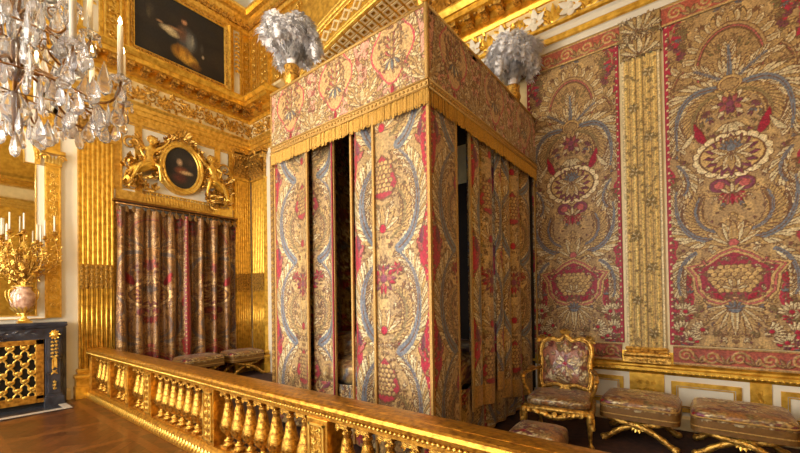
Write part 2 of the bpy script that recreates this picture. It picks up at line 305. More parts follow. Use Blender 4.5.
# ---------------------------------------------------------------- mesh building
class MB:
    def __init__(s): s.v=[]; s.f=[]; s.sm=[]
    def add(s,V,F,smooth=False):
        o=len(s.v); s.v+= [tuple(p) for p in V]; s.f+=[tuple(i+o for i in f) for f in F]; s.sm+=[smooth]*len(F); return s
    def box(s,x0,x1,y0,y1,z0,z1,R=None):
        V=[(x,y,z) for x in (x0,x1) for y in (y0,y1) for z in (z0,z1)]
        if R is not None: V=[R@Vector(p) for p in V]
        return s.add(V,[(0,1,3,2),(4,6,7,5),(0,4,5,1),(2,3,7,6),(0,2,6,4),(1,5,7,3)])
    def tube(s,P,R,n=8,cap=True,smooth=True):
        P=[Vector(p) for p in P]; m=len(P)
        if not hasattr(R,'__len__'): R=[R]*m
        t=(P[1]-P[0]).normalized(); a=Vector((0,0,1)) if abs(t.z)<.9 else Vector((1,0,0)); u=t.cross(a).normalized(); V=[]
        for i in range(m):
            t=(P[min(i+1,m-1)]-P[max(i-1,0)]); t=t.normalized() if t.length>1e-9 else Vector((0,0,1))
            u=(u-t*u.dot(t)); u=u.normalized() if u.length>1e-6 else t.orthogonal().normalized(); w=t.cross(u)
            for k in range(n):
                a=2*PI*k/n; V.append(P[i]+(u*math.cos(a)+w*math.sin(a))*R[i])
        F=[(i*n+k,i*n+(k+1)%n,(i+1)*n+(k+1)%n,(i+1)*n+k) for i in range(m-1) for k in range(n)]
        if cap: F+= [tuple(range(n))[::-1],tuple((m-1)*n+k for k in range(n))]
        return s.add(V,F,smooth)
    def lathe(s,c,prof,n=16,R=None,sq=1.,smooth=True,ax=None):
        """prof: (radius, height) from the bottom up about z through c"""
        V=[];m=len(prof)
        for r,z in prof:
            for k in range(n):
                a=2*PI*k/n; p=Vector((r*math.cos(a)*sq,r*math.sin(a),z))
                if R is not None: p=R@p
                V.append(p+Vector(c))
        F=[(i*n+k,i*n+(k+1)%n,(i+1)*n+(k+1)%n,(i+1)*n+k) for i in range(m-1) for k in range(n)]
        F+= [tuple(range(n))[::-1],tuple((m-1)*n+k for k in range(n))]
        return s.add(V,F,smooth)
    def extrude(s,poly,d):
        """closed 3-D polygon pushed along d"""
        n=len(poly); V=[Vector(p) for p in poly]+[Vector(p)+Vector(d) for p in poly]
        return s.add(V,[tuple(range(n))[::-1],tuple(range(n,2*n))]+[(i,(i+1)%n,n+(i+1)%n,n+i) for i in range(n)])
    def leaf(s,O,d,nrm,L,W,curl=.3,seg=4):
        O=Vector(O); d=Vector(d).normalized(); nrm=Vector(nrm); nrm=(nrm-d*nrm.dot(d)).normalized(); side=d.cross(nrm); V=[]
        for i in range(seg+1):
            t=i/seg; w=W/2*(math.sin(PI*min(1,t*.86+.10))**.8); c=O+d*(L*t)+nrm*(curl*L*t*t)
            V+=[c-side*w,c+nrm*(w*.45),c+side*w]
        F=[]
        for i in range(seg):
            a=3*i; F+=[(a,a+1,a+4,a+3),(a+1,a+2,a+5,a+4)]
        return s.add(V,F,True)
    def spiral(s,O,ax,ay,nrm,r,turns,tr,ph=0.,hand=1,seg=18,n=5):
        O=Vector(O); ax=Vector(ax); ay=Vector(ay); P=[];R=[]
        for i in range(seg+1):
            t=i/seg; a=ph+hand*turns*2*PI*t; q=r*(1-.88*t); P.append(O+ax*(q*math.cos(a))+ay*(q*math.sin(a))); R.append(tr*(1-.4*t))
        s.tube(P,R,n); s.ball(P[-1],tr*1.4,4,6); return s
    def ball(s,c,r,nv=6,nu=8,sc=(1,1,1)):
        pr=[(math.sin(PI*i/nv)*1.,-math.cos(PI*i/nv)) for i in range(nv+1)]; V=[];n=nu
        for a,z in pr:
            for k in range(n): V.append((c[0]+r*sc[0]*a*math.cos(2*PI*k/n),c[1]+r*sc[1]*a*math.sin(2*PI*k/n),c[2]+r*sc[2]*z))
        return s.add(V,[(i*n+k,i*n+(k+1)%n,(i+1)*n+(k+1)%n,(i+1)*n+k) for i in range(nv) for k in range(n)],True)
    def run(s,path,prof,closed=False,inward=1,caps=True):
        """sweep a moulding profile (out, z) along a horizontal path with mitred corners"""
        P=[Vector((p[0],p[1])) for p in path]; n=len(P); V=[];m=len(prof)
        for i in range(n):
            d0=(P[i]-P[i-1]).normalized() if (i>0 or closed) else None
            d1=(P[(i+1)%n]-P[i]).normalized() if (i<n-1 or closed) else None
            n0=Vector((d0.y,-d0.x)) if d0 else None; n1=Vector((d1.y,-d1.x)) if d1 else None
            if n0 is None: q=n1
            elif n1 is None: q=n0
            else: q=(n0+n1); q=q/(1+n0.dot(n1))
            for o,z in prof: V.append((P[i].x+q.x*o*inward,P[i].y+q.y*o*inward,z))
        F=[]
        for i in range(n if closed else n-1):
            for j in range(m-1):
                a=i*m+j;b=((i+1)%n)*m+j; F.append((a,b,b+1,a+1))
        if caps and not closed: F+=[tuple(range(m)),tuple((n-1)*m+j for j in range(m))[::-1]]
        return s.add(V,F)
    def scroll(s,O,ax,ay,nrm,w,h,rng,cell=.18,tr=.010,leafy=1.):
        """arabesque relief filling a w x h panel: paired spirals and leaves"""
        O=Vector(O);ax=Vector(ax);ay=Vector(ay);nrm=Vector(nrm)
        nx=max(1,round(w/cell)); ny=max(1,round(h/cell)); cw=w/nx; chh=h/ny; r=min(cw,chh)*.40
        for i in range(nx):
            for j in range(ny):
                c=O+ax*((i+.5)*cw)+ay*((j+.5)*chh)+nrm*tr*.6; hd=1 if (i+j)%2 else -1
                s.spiral(c,ax,ay,nrm,r,1.35,tr,ph=rng.uniform(-.4,.4)+(PI if j%2 else 0),hand=hd,seg=14,n=4)
                for k in range(int(5*leafy)):
                    a=k*2*PI/5+rng.uniform(-.4,.4); d=ax*math.cos(a)+ay*math.sin(a)
                    s.leaf(c+d*r*.75,d*.8+ax*.5*math.cos(a+1.2)+ay*.5*math.sin(a+1.2),nrm,r*.62,r*.36,.2,3)
        return s
    def build(s,name,m,parent=None,loc=None,bevel=0,kind=None,label=None):
        me=bpy.data.meshes.new(name); me.from_pydata([tuple(p) for p in s.v],[],s.f); me.polygons.foreach_set('use_smooth',s.sm); me.update()
        me.materials.append(MATS[m] if isinstance(m,str) else m)
        o=bpy.data.objects.new(name,me); COL.objects.link(o)
        if parent is not None: o.parent=parent
        if loc is not None: o.location=loc
        if bevel:
            b=o.modifiers.new('bevel','BEVEL'); b.width=bevel; b.segments=2; b.limit_method='ANGLE'
        if kind: o['kind']=kind
        if label: o['label']=label
        return o
def thing(name,label,cat,loc=(0,0,0),rz=0,group=None):
    o=bpy.data.objects.new(name,None); COL.objects.link(o); o.location=loc; o.rotation_euler=(0,0,rz); o.empty_display_size=.2
    return tag(o,label,cat,group)
def tag(o,label,cat,group=None):
    o['label']=label;o['category']=cat
    if group:o['group']=group
    return o
def kids(o): return [c for c in bpy.data.objects if c.parent==o]
def copy_tree(o,parent=None):
    ch=kids(o); c=o.copy(); COL.objects.link(c); c.parent=parent
    for k in ch: copy_tree(k,c)
    return c
def struct(name,mb,m,**k): return mb.build(name,m,kind='structure',**k)
def cloth(name,Pos,C,Z,m,parent=None,lift=.004,closed=False,metal=None):
    """grid (nv,nu,3) of positions with a thread colour per vertex, embroidery lifted by its relief"""
    nv,nu=Pos.shape[:2]
    du=np.gradient(Pos,axis=1); dv=np.gradient(Pos,axis=0); N=np.cross(du,dv); N/= (np.linalg.norm(N,axis=2,keepdims=True)+1e-12)
    Q=(Pos+N*(Z[...,None]*lift)).reshape(-1,3)
    i=np.arange(nv-1)[:,None]*nu+np.arange(nu-1)[None]; F=np.stack([i,i+1,i+nu+1,i+nu],-1).reshape(-1,4)
    me=bpy.data.meshes.new(name); me.vertices.add(len(Q)); me.vertices.foreach_set('co',Q.ravel())
    me.loops.add(F.size); me.loops.foreach_set('vertex_index',F.ravel().astype(np.int32))
    me.polygons.add(len(F)); me.polygons.foreach_set('loop_start',np.arange(0,F.size,4,dtype=np.int32)); me.polygons.foreach_set('loop_total',np.full(len(F),4,dtype=np.int32))
    me.update(); me.validate(); me.polygons.foreach_set('use_smooth',np.ones(len(F),bool))
    at=me.color_attributes.new('Col','FLOAT_COLOR','POINT'); A=np.ones((len(Q),4),np.float32); A[:,:3]=C.reshape(-1,3); A[:,3]=np.clip(Z.reshape(-1),0,1); at.data.foreach_set('color',A.ravel())
    me.materials.append(MATS[m]); o=bpy.data.objects.new(name,me); COL.objects.link(o)
    if parent is not None:o.parent=parent
    return o
def drape(name,canvas,path,z0,z1,m,parent,texu=None,texv=None,res=.0075,thick=.012,sway=0.,lift=.004,hem=None):
    """cloth hanging from a plan path (fine polyline, walked so that its outer side is on the right hand)"""
    P=np.array(path,float); seg=np.hypot(*np.diff(P,axis=0).T); S_=np.concatenate([[0],np.cumsum(seg)]); Lt=S_[-1]
    nu=max(4,int(Lt/res)); nv=max(4,int((z1-z0)/res)); s_=np.linspace(0,Lt,nu); x=np.interp(s_,S_,P[:,0]); y=np.interp(s_,S_,P[:,1]); z=np.linspace(z0,z1,nv)
    Pos=np.zeros((nv,nu,3)); 
    w=np.sin((z[:,None]-z0)*1.7+s_[None]*3)*sway
    tx=np.gradient(x);ty=np.gradient(y);l=np.hypot(tx,ty)+1e-9; nx_,ny_=ty/l,-tx/l
    Pos[...,0]=x[None]+nx_[None]*w; Pos[...,1]=y[None]+ny_[None]*w; Pos[...,2]=z[:,None]
    u=(texu[0]+(texu[1]-texu[0])*s_/Lt) if texu else s_
    vv=(z-(texv if texv is not None else z0))
    U,V=np.meshgrid(np.mod(u,canvas.w-1e-6),np.mod(vv,canvas.h-1e-6)); C,Z=canvas.sample(U,V)
    if hem:
        k=z<z0+hem; C=C.copy();Z=Z.copy(); C[k]=srgb(176,132,66); Z[k]=.3
    o=cloth(name,Pos,C,Z,m,parent,lift)
    if thick:
        md=o.modifiers.new('thickness','SOLIDIFY'); md.thickness=thick; md.offset=-1 if False else 1
        md.offset=-1
    return o
# ---------------------------------------------------------------- the room
RX,FY,TOP=11.2,-9.5,9.2      # right wall, window wall, ceiling
rng=random.Random(11)
b=MB(); b.box(-.2,RX+.2,FY-.3,.2,-.12,0); struct('floor',b,'parquet')
b=MB(); b.box(-.25,0,FY-.3,-.7,0,TOP); struct('wall_left',b,'cream')
b=MB(); b.box(-.25,.9,-.7,.2,0,TOP); struct('wall_alcove_left',b,'cream')
b=MB(); b.box(.9,10.3,0,.2,0,TOP); struct('wall_back',b,'cream_gold')
b=MB(); b.box(10.3,RX+.25,-.7,.2,0,TOP); struct('wall_alcove_right',b,'cream')
b=MB(); b.box(RX,RX+.25,FY-.3,-.7,0,TOP); struct('wall_right',b,'gold')
b=MB(); b.box(-.25,RX+.25,FY-.3,.2,TOP,TOP+.15); struct('ceiling',b,'ceiling_white')
WX=[2.2,5.6,9.0]
b=MB(); xs=[-.25]+[x for w in WX for x in (w-.95,w+.95)]+[RX+.25]
for i in range(0,8,2): b.box(xs[i],xs[i+1],FY-.3,FY,0,TOP)
for w in WX: b.box(w-.95,w+.95,FY-.3,FY,0,.25); b.box(w-.95,w+.95,FY-.3,FY,5.1,TOP)
struct('wall_front',b,'cream')
for i,w in enumerate(WX):
    b=MB(); 
    for x in (w-.95,w-.03,w+.89): b.box(x,x+.06,FY-.2,FY-.12,.25,5.1)
    for z in (.25,1.2,2.15,3.1,4.05,5.02): b.box(w-.95,w+.95,FY-.19,FY-.13,z,z+.07)
    o=struct('window_%d'%(i+1),b,'window_paint')
    g=MB(); g.box(w-.93,w+.93,FY-.165,FY-.155,.3,5.05); g.build('pane','window_glass',o)
# arch over the alcove: solid head with a low curve, coffered soffit, latticed face
AZ=lambda x,d=0:7.15+d-.05*(x-5.6)**2
b=MB(); poly=[(.9,-.7,TOP),(.9,-.7,6.45)]+[(x,-.7,max(6.45,AZ(x))) for x in np.linspace(1.6,9.6,48)]+[(10.3,-.7,6.45),(10.3,-.7,TOP)]
b.extrude([Vector(p) for p in poly],(0,.69,0)); struct('wall_arch',b,'gold')
b=MB(); c2=MB(); n=50; X=np.linspace(1.9,9.3,n+1)
def lozenge(mb,p,ax,ay,nrm,a,h,t):
    p=Vector(p);q=[p+ax*a,p+ay*h,p-ax*a,p-ay*h]; i2=[p+ax*a*.62,p+ay*h*.62,p-ax*a*.62,p-ay*h*.62]
    mb.add([v for v in q]+[v for v in i2]+[v+nrm*t for v in q]+[v+nrm*t for v in i2],[(8+k,8+(k+1)%4,12+(k+1)%4,12+k) for k in range(4)]+[(k,(k+1)%4,8+(k+1)%4,8+k) for k in range(4)]+[(4+k,(4+(k+1)%4),12+(k+1)%4,12+k) for k in range(4)])
sx=Vector((1,0,0));sy=Vector((0,1,0));sz=Vector((0,0,1))
coff=MB()
for x in np.arange(2.0,9.3,.205):
    sl=-.1*(x-5.6); t=Vector((1,0,sl)).normalized(); nn=Vector((sl,0,-1)).normalized()
    for y in (-.60,-.42,-.24,-.07): 
        p=Vector((x,y,AZ(x)-.005)); q=t*.078; r=sy*.072
        coff.add([p-q-r+nn*.02,p+q-r+nn*.02,p+q+r+nn*.02,p-q+r+nn*.02,p-q*.5-r*.5+nn*.02,p+q*.5-r*.5+nn*.02,p+q*.5+r*.5+nn*.02,p-q*.5+r*.5+nn*.02,p-q-r,p+q-r,p+q+r,p-q+r],
          [(0,1,5,4),(1,2,6,5),(2,3,7,6),(3,0,4,7),(0,8,9,1),(1,9,10,2),(2,10,11,3),(3,11,8,0)])
struct('trim_21',coff,'cream_gold')
b=MB()
P0=[(x,-.7,AZ(x)) for x in X]
for off,rr in ((.03,.05),(.10,.035),(.46,.035),(.55,.06),(.66,.03)): b.tube([(x,-.72,AZ(x,off)) for x in X],rr,8)
struct('trim_22',b,'gold_bright')
b=MB()
for x in np.arange(1.95,9.3,.30):
    sl=-.1*(x-5.6); t=Vector((1,0,sl)).normalized(); w=Vector((-sl,0,1)).normalized()
    lozenge(b,(x,-.705,AZ(x,.28)),t,w,-sy,.135,.135,.03); lozenge(b,(x+.15,-.705,AZ(x+.15,.28)),t,w,-sy,.05,.05,.02)
struct('trim_23',b,'cream_gold')
# sculpted foliage on the wall under the arch and above it
b=MB(); 
for x in np.arange(2.4,9.0,.42):
    h=AZ(x)-6.6; b.scroll((x-.2,-.02,6.5),sx,sz,-sy,.42,max(.2,h),rng,.3,.025)
struct('trim_24',b,'gold_carved')
b=MB(); b.box(2.0,9.3,-.03,0,6.4,7.2); struct('trim_25',b,'gold_old')
# entablature: architrave, frieze, cornice
A=[(0,FY),(0,-.7),(.9,-.7),(.9,0)]; B=[(.9,0),(10.3,0)]; Cc=[(10.3,0),(10.3,-.7),(RX,-.7),(RX,FY)]; ALL=A[:-1]+[(.9,0),(10.3,0)]+Cc[1:]
arch=[(0,5.31),(.05,5.31),(.05,5.39),(.075,5.40),(.075,5.48),(.10,5.49),(.10,5.56),(.15,5.60),(.15,5.62),(0,5.62)]
b=MB(); b.run(A,arch); b.run(Cc,arch); struct('trim_1',b,'gold_bright')
b=MB(); b.run(B,arch); struct('trim_2',b,'cream')
b=MB(); b.run(B,[(.076,5.395),(.112,5.40),(.112,5.475),(.076,5.48)]); b.run(B,[(.13,5.585),(.17,5.60),(.17,5.64),(.0,5.65)]); b.run(B,[(0,5.285),(.03,5.285),(.03,5.31),(0,5.31)]); struct('trim_3',b,'gold')
b=MB(); b.run(ALL,[(0,5.62),(.04,5.62),(.04,6.07),(0,6.07)]); struct('trim_4',b,'cream_gold')
def frieze_run(mb,p,q,nrm,z0,h,per,tr,out=.045):
    p=Vector(p);q=Vector(q);d=(q-p);L=d.length;d=d/L;n=max(1,round(L/per));per=L/n
    for i in range(n):
        c=p+d*((i+.5)*per)+nrm*out; c.z=z0+h/2; hd=1 if i%2 else -1
        mb.spiral(c+d*per*.02,d,sz,nrm,h*.36,1.5,tr,ph=PI*.5*(1-hd),hand=hd,seg=16,n=4)
        for k in range(7):
            a=k*.9+i; e=d*math.cos(a)+sz*math.sin(a); mb.leaf(c+e*h*.26,e,nrm,h*.24,h*.16,.3,3)
        for k in range(10):
            a=rng.uniform(0,6.28); q=c+d*rng.uniform(-.45,.45)*per+sz*rng.uniform(-.36,.36)*h; mb.leaf(q,d*math.cos(a)+sz*math.sin(a),nrm,h*.26,h*.15,.5,3)
            if k%3==0: mb.ball(q+nrm*.02,h*.055,4,6)
        e=c+d*per*.5
        for a in (-.9,-.45,0,.45,.9): mb.leaf(e-sz*h*.3,sz*math.cos(a)+d*math.sin(a),nrm,h*(.62-.2*abs(a)),h*.2,.15,3)
b=MB(); frieze_run(b,(0,-7.5,0),(0,-.75,0),sx,5.64,.42,.5,.022); frieze_run(b,(.02,-.7,0),(.9,-.7,0),-sy,5.64,.42,.45,.022); struct('trim_5',b,'gold_carved')
b=MB(); frieze_run(b,(3,0,0),(10.2,0,0),-sy,5.66,.4,.52,.024); struct('trim_6',b,'gold')
b=MB()
for x in np.arange(3.2,10.2,.52): b.ball((x,-.08,5.84),.045,5,8); [b.leaf((x,-.06,5.84),(math.cos(q),0,math.sin(q)),(0,-1,0),.17,.10,.3,4) for q in (.4,1.57,2.7,3.7,4.7,5.8)]
struct('trim_7',b,'cream')
corn=[(.04,6.05),(.08,6.05),(.10,6.10),(.06,6.12),(.06,6.15),(.14,6.18),(.14,6.28),(.38,6.28),(.38,6.36),(.41,6.37),(.46,6.44),(.46,6.47),(0,6.50)]
b=MB(); b.run(ALL,corn); struct('trim_8',b,'gold')
b=MB()
def modillions(mb,p,q,nrm,step=.26):
    p=Vector(p);q=Vector(q);d=q-p;L=d.length;d/=L;n=int(L/step)
    for i in range(n):
        c=p+d*((i+.5)*L/n); R=Matrix((d,nrm,sz)).transposed()
        for (a0,a1,y0,y1,z0,z1) in ((-.06,.06,.13,.34,6.20,6.275),(-.05,.05,.13,.24,6.155,6.20)):
            V=[Vector((a,y,z)) for a in (a0,a1) for y in (y0,y1) for z in (z0,z1)]
            mb.add([R@v+Vector((c.x,c.y,0)) for v in V],[(0,1,3,2),(4,6,7,5),(0,4,5,1),(2,3,7,6),(0,2,6,4),(1,5,7,3)])
        mb.leaf(Vector((c.x,c.y,6.2))+nrm*.15,nrm,-sz,.20,.10,.2,3)
        e=c+d*(.5*L/n); mb.ball((e.x+nrm.x*.26,e.y+nrm.y*.26,6.275),.045,4,6,(1,1,.5))
modillions(b,(0,-7.5,0),(0,-.8,0),sx); modillions(b,(.1,-.7,0),(.85,-.7,0),-sy); modillions(b,(1.2,0,0),(10.2,0,0),-sy); struct('trim_9',b,'gold_carved')
b=MB(); b.run([(0,FY),(0,-.7),(1.6,-.7)],[(0,6.5),(.22,6.5),(.22,6.56),(.16,6.58),(0,6.58)]); struct('trim_10',b,'cream_gold')  # attic ledge coloured cream to stand for the light it catches
# upper cornice and cove under the ceiling
U=[(0,FY),(0,-.7),(RX,-.7),(RX,FY)]
b=MB(); b.run(U,[(0,8.28),(.05,8.28),(.07,8.36),(.04,8.38),(.04,8.44),(.12,8.50),(.14,8.60),(.22,8.62),(.26,8.70),(.26,8.76),(0,8.78)]); struct('trim_11',b,'gold_bright')
b=MB(); b.run([(.02,-7.5),(.02,-.72),(3.5,-.72)],[(0,8.38),(.07,8.39),(.07,8.48),(0,8.5)])
for y in np.arange(-7.4,-.75,.16): b.leaf((.06,y,8.36),(0,.0,1),sx,.15,.13,.5,3)
struct('trim_12',b,'gold_carved')
b=MB(); b.run(U,[(0,8.78),(.05,8.8)]+[(.42*(1-math.cos(a)),8.8+.42*math.sin(a)) for a in np.linspace(.1,PI/2,8)],caps=False); struct('trim_13',b,'ceiling_white')
# attic storey of the left wall: gold field, white pilaster strip
def panel(mb,Y0,Y1,Z0,Z1,w=.05,t=.03,x=0.):
    for k in range(4):
        a=[(Y0,Y1,Z0,Z0+w),(Y0,Y1,Z1-w,Z1),(Y0,Y0+w,Z0+w,Z1-w),(Y1-w,Y1,Z0+w,Z1-w)][k]
        mb.box(x,x+t,a[0],a[1],a[2],a[3])
b=MB(); b.box(.0,.03,-3.75,-1.17,6.56,8.30); b.box(0,.03,-.97,-.7,6.56,8.3); b.box(0,.03,-6.5,-4.02,6.56,8.3); b.box(.0,.9,-.73,-.7,6.56,8.3); struct('trim_14',b,'gold')
b=MB()
for Y0,Y1 in ((-1.17,-.97),(-4.02,-3.75)):
    for k in range(9): 
        z=8.15-k*.11
        for s in (-1,1): b.leaf((.045,(Y0+Y1)/2,z),(0,s*.7,-.8),sx,.11,.07,.3,3)
        b.ball((.05,(Y0+Y1)/2,z),.025,4,6)
    panel(b,Y0,Y1,6.6,8.27,.018,.04)
panel(b,-.95,-.72,6.62,8.25,.03,.05,.03); panel(b,-3.7,-3.42,6.62,8.25,.03,.05,.03)
b.scroll((.05,-.92,6.7),sy,sz,sx,.18,1.4,rng,.15,.011)
b.scroll((.05,-3.68,6.7),sy,sz,sx,.24,1.4,rng,.22,.014)
struct('trim_15',b,'gold_bright')
b=MB()
for X0,X1 in ((.06,.40),(.46,.86)):
    for (a0,a1,z0,z1) in ((X0,X1,6.62,6.66),(X0,X1,8.2,8.24),(X0,X0+.04,6.66,8.2),(X1-.04,X1,6.66,8.2)): b.box(a0,a1,-.765,-.73,z0,z1)
    b.scroll((X0+.06,-.74,6.7),sx,sz,-sy,X1-X0-.12,1.4,rng,.17,.013)
b.scroll((1.0,-.71,6.75),sx,sz,-sy,1.1,1.5,rng,.3,.02)
struct('trim_16',b,'gold_bright')
# left wall field between the pilasters, around the oval medallion
b=MB(); b.box(0,.035,-3.52,-1.22,3.64,3.86); b.box(0,.03,-3.55,-3.42,3.86,5.31); b.box(0,.03,-1.30,-1.18,3.86,5.31); b.box(0,.04,-3.55,-1.18,5.22,5.31)
b.box(0,.03,-3.20,-3.08,3.86,5.25); b.box(0,.03,-1.62,-1.50,3.86,5.25)
for y in np.arange(-3.05,-1.65,.055): b.leaf((.04,y,3.86),(0,0,-1),sx,.17,.045,.35,3); b.ball((.045,y,3.88),.02,4,6)
panel(b,-3.44,-1.28,3.90,5.2,.02,.045)
struct('trim_17',b,'gold_bright')
b=MB(); b.box(0,.03,-3.56,-1.18,0,.30); b.box(0,.05,-3.56,-3.5,.3,3.64); b.box(0,.05,-1.24,-1.18,.3,3.64); struct('trim_18',b,'gold_old')
# baseboards
bb=[(0,0),(.05,0),(.05,.16),(.03,.20),(0,.20)]
b=MB(); b.run([(RX,-.7),(RX,FY)],bb); struct('baseboard_right',b,'cream_gold')
b=MB(); b.run([(0,-4.42),(0,-4.2)],bb); struct('baseboard_left',b,'cream_gold')
# dado of the alcove wall
b=MB(); b.run([(.9,0),(10.3,0)],[(0,0),(.06,0),(.06,.14),(.04,.17),(0,.17)]); struct('baseboard_back',b,'cream_gold')
cap=[(0,.655),(.02,.655),(.04,.69),(.075,.70),(.075,.735),(.05,.75),(.05,.77),(0,.80)]
b=MB(); b.run([(.9,0),(10.3,0)],cap)
for x in np.arange(6.9,10.2,.055): b.ball((x,-.062,.70),.02,4,6,(1.2,1,1))
b.box(.9,10.3,-.02,0,.795,.94)
struct('trim_19',b,'gold')
b=MB()
def framed(mb,x0,x1,z0,z1,w,t):
    for (a0,a1,c0,c1) in ((x0,x1,z0,z0+w),(x0,x1,z1-w,z1),(x0,x0+w,z0+w,z1-w),(x1-w,x1,z0+w,z1-w)): mb.box(a0,a1,-t,0,c0,c1)
for x0,x1 in ((6.35,7.93),(8.40,9.22),(9.44,10.28)):
    pass
PAN=[(6.72,7.98),(8.36,9.16),(9.34,10.2)]
for x0,x1 in PAN: framed(b,x0+.07,x1-.07,.22,.59,.05,.035); framed(b,x0+.13,x1-.13,.28,.53,.012,.028)
xs=[6.2]+[v for p in PAN for v in p]+[10.3]
for i in range(0,len(xs),2):
    b.box(xs[i],xs[i+1],-.03,0,.17,.655); m_=(xs[i]+xs[i+1])/2; w_=(xs[i+1]-xs[i])*.6
    if w_<.6: b.scroll((m_-w_/2,-.03,.24),sx,sz,-sy,w_,.34,rng,.09,.008)
struct('trim_20',b,'gold')
b=MB(); 
for x0,x1 in PAN: b.box(x0,x1,-.012,0,.17,.655)
struct('trim_26',b,'cream')
# ---------------------------------------------------------------- pilasters
def capital(mb,R,O,w,h,d):
    """composite capital on local frame R (cols: along, out, up), O at its foot centre on the wall"""
    T=lambda x,y,z:R@Vector((x,y,z))+Vector(O)
    al,ou,up=R@sx,R@sy,R@sz
    V=[];
    for (ww,dd,z) in ((w/2*.94,d*.75,0),(w/2*.92,d*.7,h*.55),(w/2*1.05,d*1.0,h*.85),(w/2*1.1,d*1.2,h*.86)):
        V+=[T(-ww,0,z),T(-ww,dd,z),T(ww,dd,z),T(ww,0,z)]
    mb.add(V,[(i*4+k,i*4+(k+1)%4,i*4+4+(k+1)%4,i*4+4+k) for i in range(3) for k in range(4)])
    V=[T(x*w*.62,y,z) for x in (-1,1) for y in (0,d*1.7) for z in (h*.88,h)]; mb.add(V,[(0,1,3,2),(4,6,7,5),(0,4,5,1),(2,3,7,6),(0,2,6,4),(1,5,7,3)])
    for row,(z0,L,n) in enumerate(((0,.42,5),(h*.22,.45,4))):
        for i in range(n):
            x=(i-(n-1)/2)*w/n*.98
            mb.leaf(T(x,d*.8,z0),up+ou*.22,ou,h*L,w/n*1.0,.6,6); mb.leaf(T(x-w/n*.3,d*.8,z0),up-al*.35+ou*.2,ou,h*L*.7,w/n*.4,.6,4); mb.leaf(T(x+w/n*.3,d*.8,z0),up+al*.35+ou*.2,ou,h*L*.7,w/n*.4,.6,4)
            e=T(x,d*.8,z0)+up*h*L*.90+ou*h*L*.70; mb.ball(e,w*.05,4,6)
    for s in (-1,1): mb.spiral(T(s*w*.47,d*1.45,h*.72),al*s,up,ou,h*.16,1.6,w*.035,ph=PI/2,hand=-1,seg=16,n=5)
    for k in range(7): mb.ball(T((k-3)*w*.1,d*1.5,h*.80),w*.04,4,6)
    mb.leaf(T(0,d*1.6,h*.78),up,ou,h*.22,w*.2,.3,4)
def pilaster(label,p,rz,w,z0,zc,ztop,d=.09,fl=7,side_w=0):
    """fluted pilaster standing on the wall at plan point p; local x along the wall, local -y out"""
    t=thing('fluted_pilaster',label,'pilaster',(p[0],p[1],0),rz)
    sh=MB(); poly=[(-w/2,0),(-w/2,-d)]; g=w/(fl*1.0+.35*(fl+1)) ; x=-w/2+.35*g
    for i in range(fl):
        for a in np.linspace(0,PI,6): poly.append((x+g/2-g/2*math.cos(a),-d+g*.42*math.sin(a)))
        x+=1.35*g
    poly+=[(w/2,-d),(w/2,0)]
    sh.extrude([Vector((a,b_,z0)) for a,b_ in poly],(0,0,zc-z0)); 
    sh.build('shaft','gold',t)
    cb=MB(); cl=MB(); x=-w/2+.35*g
    for i in range(fl): cb.tube([(x+g/2,-d+.006,z0),(x+g/2,-d+.006,z0+(zc-z0)*.36)],g*.40,8); x+=1.35*g
    for i in range(fl):
        xx=-w/2+.35*g+g/2+1.35*g*i
        for k in range(5): cl.leaf((xx,-d-.01,z0+(zc-z0)*.36+k*.085-.1),(0,0,1),(0,-1,0),.11,g*1.25,.25,3)
    cb.build('cabling','gold',t); cl.build('flute_leaves','gold_carved',t)
    bs=MB(); prof=[(0,z0),(.02,z0),(.035,z0-.02),(.035,z0-.06),(.015,z0-.075),(.015,z0-.09),(.06,z0-.11),(.075,z0-.14),(.06,z0-.17),(.05,z0-.18),(.05,z0-.30),(.065,z0-.31),(.065,0),(0,0)]
    bs.run([(-w/2,0),(-w/2,-d),(w/2,-d),(w/2,0)],prof,inward=1); bs.box(-w/2,w/2,-d,0,0,z0)
    bs.build('base','gold',t)
    cp=MB(); R=Matrix(((1,0,0),(0,-1,0),(0,0,1))); capital(cp,R,(0,0,zc),w,ztop-zc,d+.01); cp.build('capital','gold_carved',t)
    nk=MB(); nk.run([(-w/2,0),(-w/2,-d),(w/2,-d),(w/2,0)],[(0,zc-.07),(.02,zc-.06),(.02,zc-.02),(0,zc-.01)],inward=1); nk.build('necking','gold_bright',t)
    return t
pilaster('gilded fluted pilaster between the mirror and the brocade curtain',(0,-3.83),PI/2,.52,.52,4.74,5.31)
pilaster('gilded fluted pilaster just right of the brocade curtain, on the painting wall',(0,-.985),PI/2,.40,.52,4.66,5.31)
pilaster('narrow gilded fluted pilaster facing forward, between the room corner and the bed',(.41,-.7),0,.52,.52,4.66,5.31)
for y in (-3.83,-6.2): pass
b=MB()
for y in (-2.2,-4.6,-6.6):
    for k in range(7): b.box(RX-.09,RX,y-.24+k*.07,y-.24+k*.07+.045,.5,4.7)
    b.box(RX-.14,RX,y-.3,y+.3,4.7,5.31); b.box(RX-.12,RX,y-.3,y+.3,0,.5)
struct('trim_27',b,'gold')
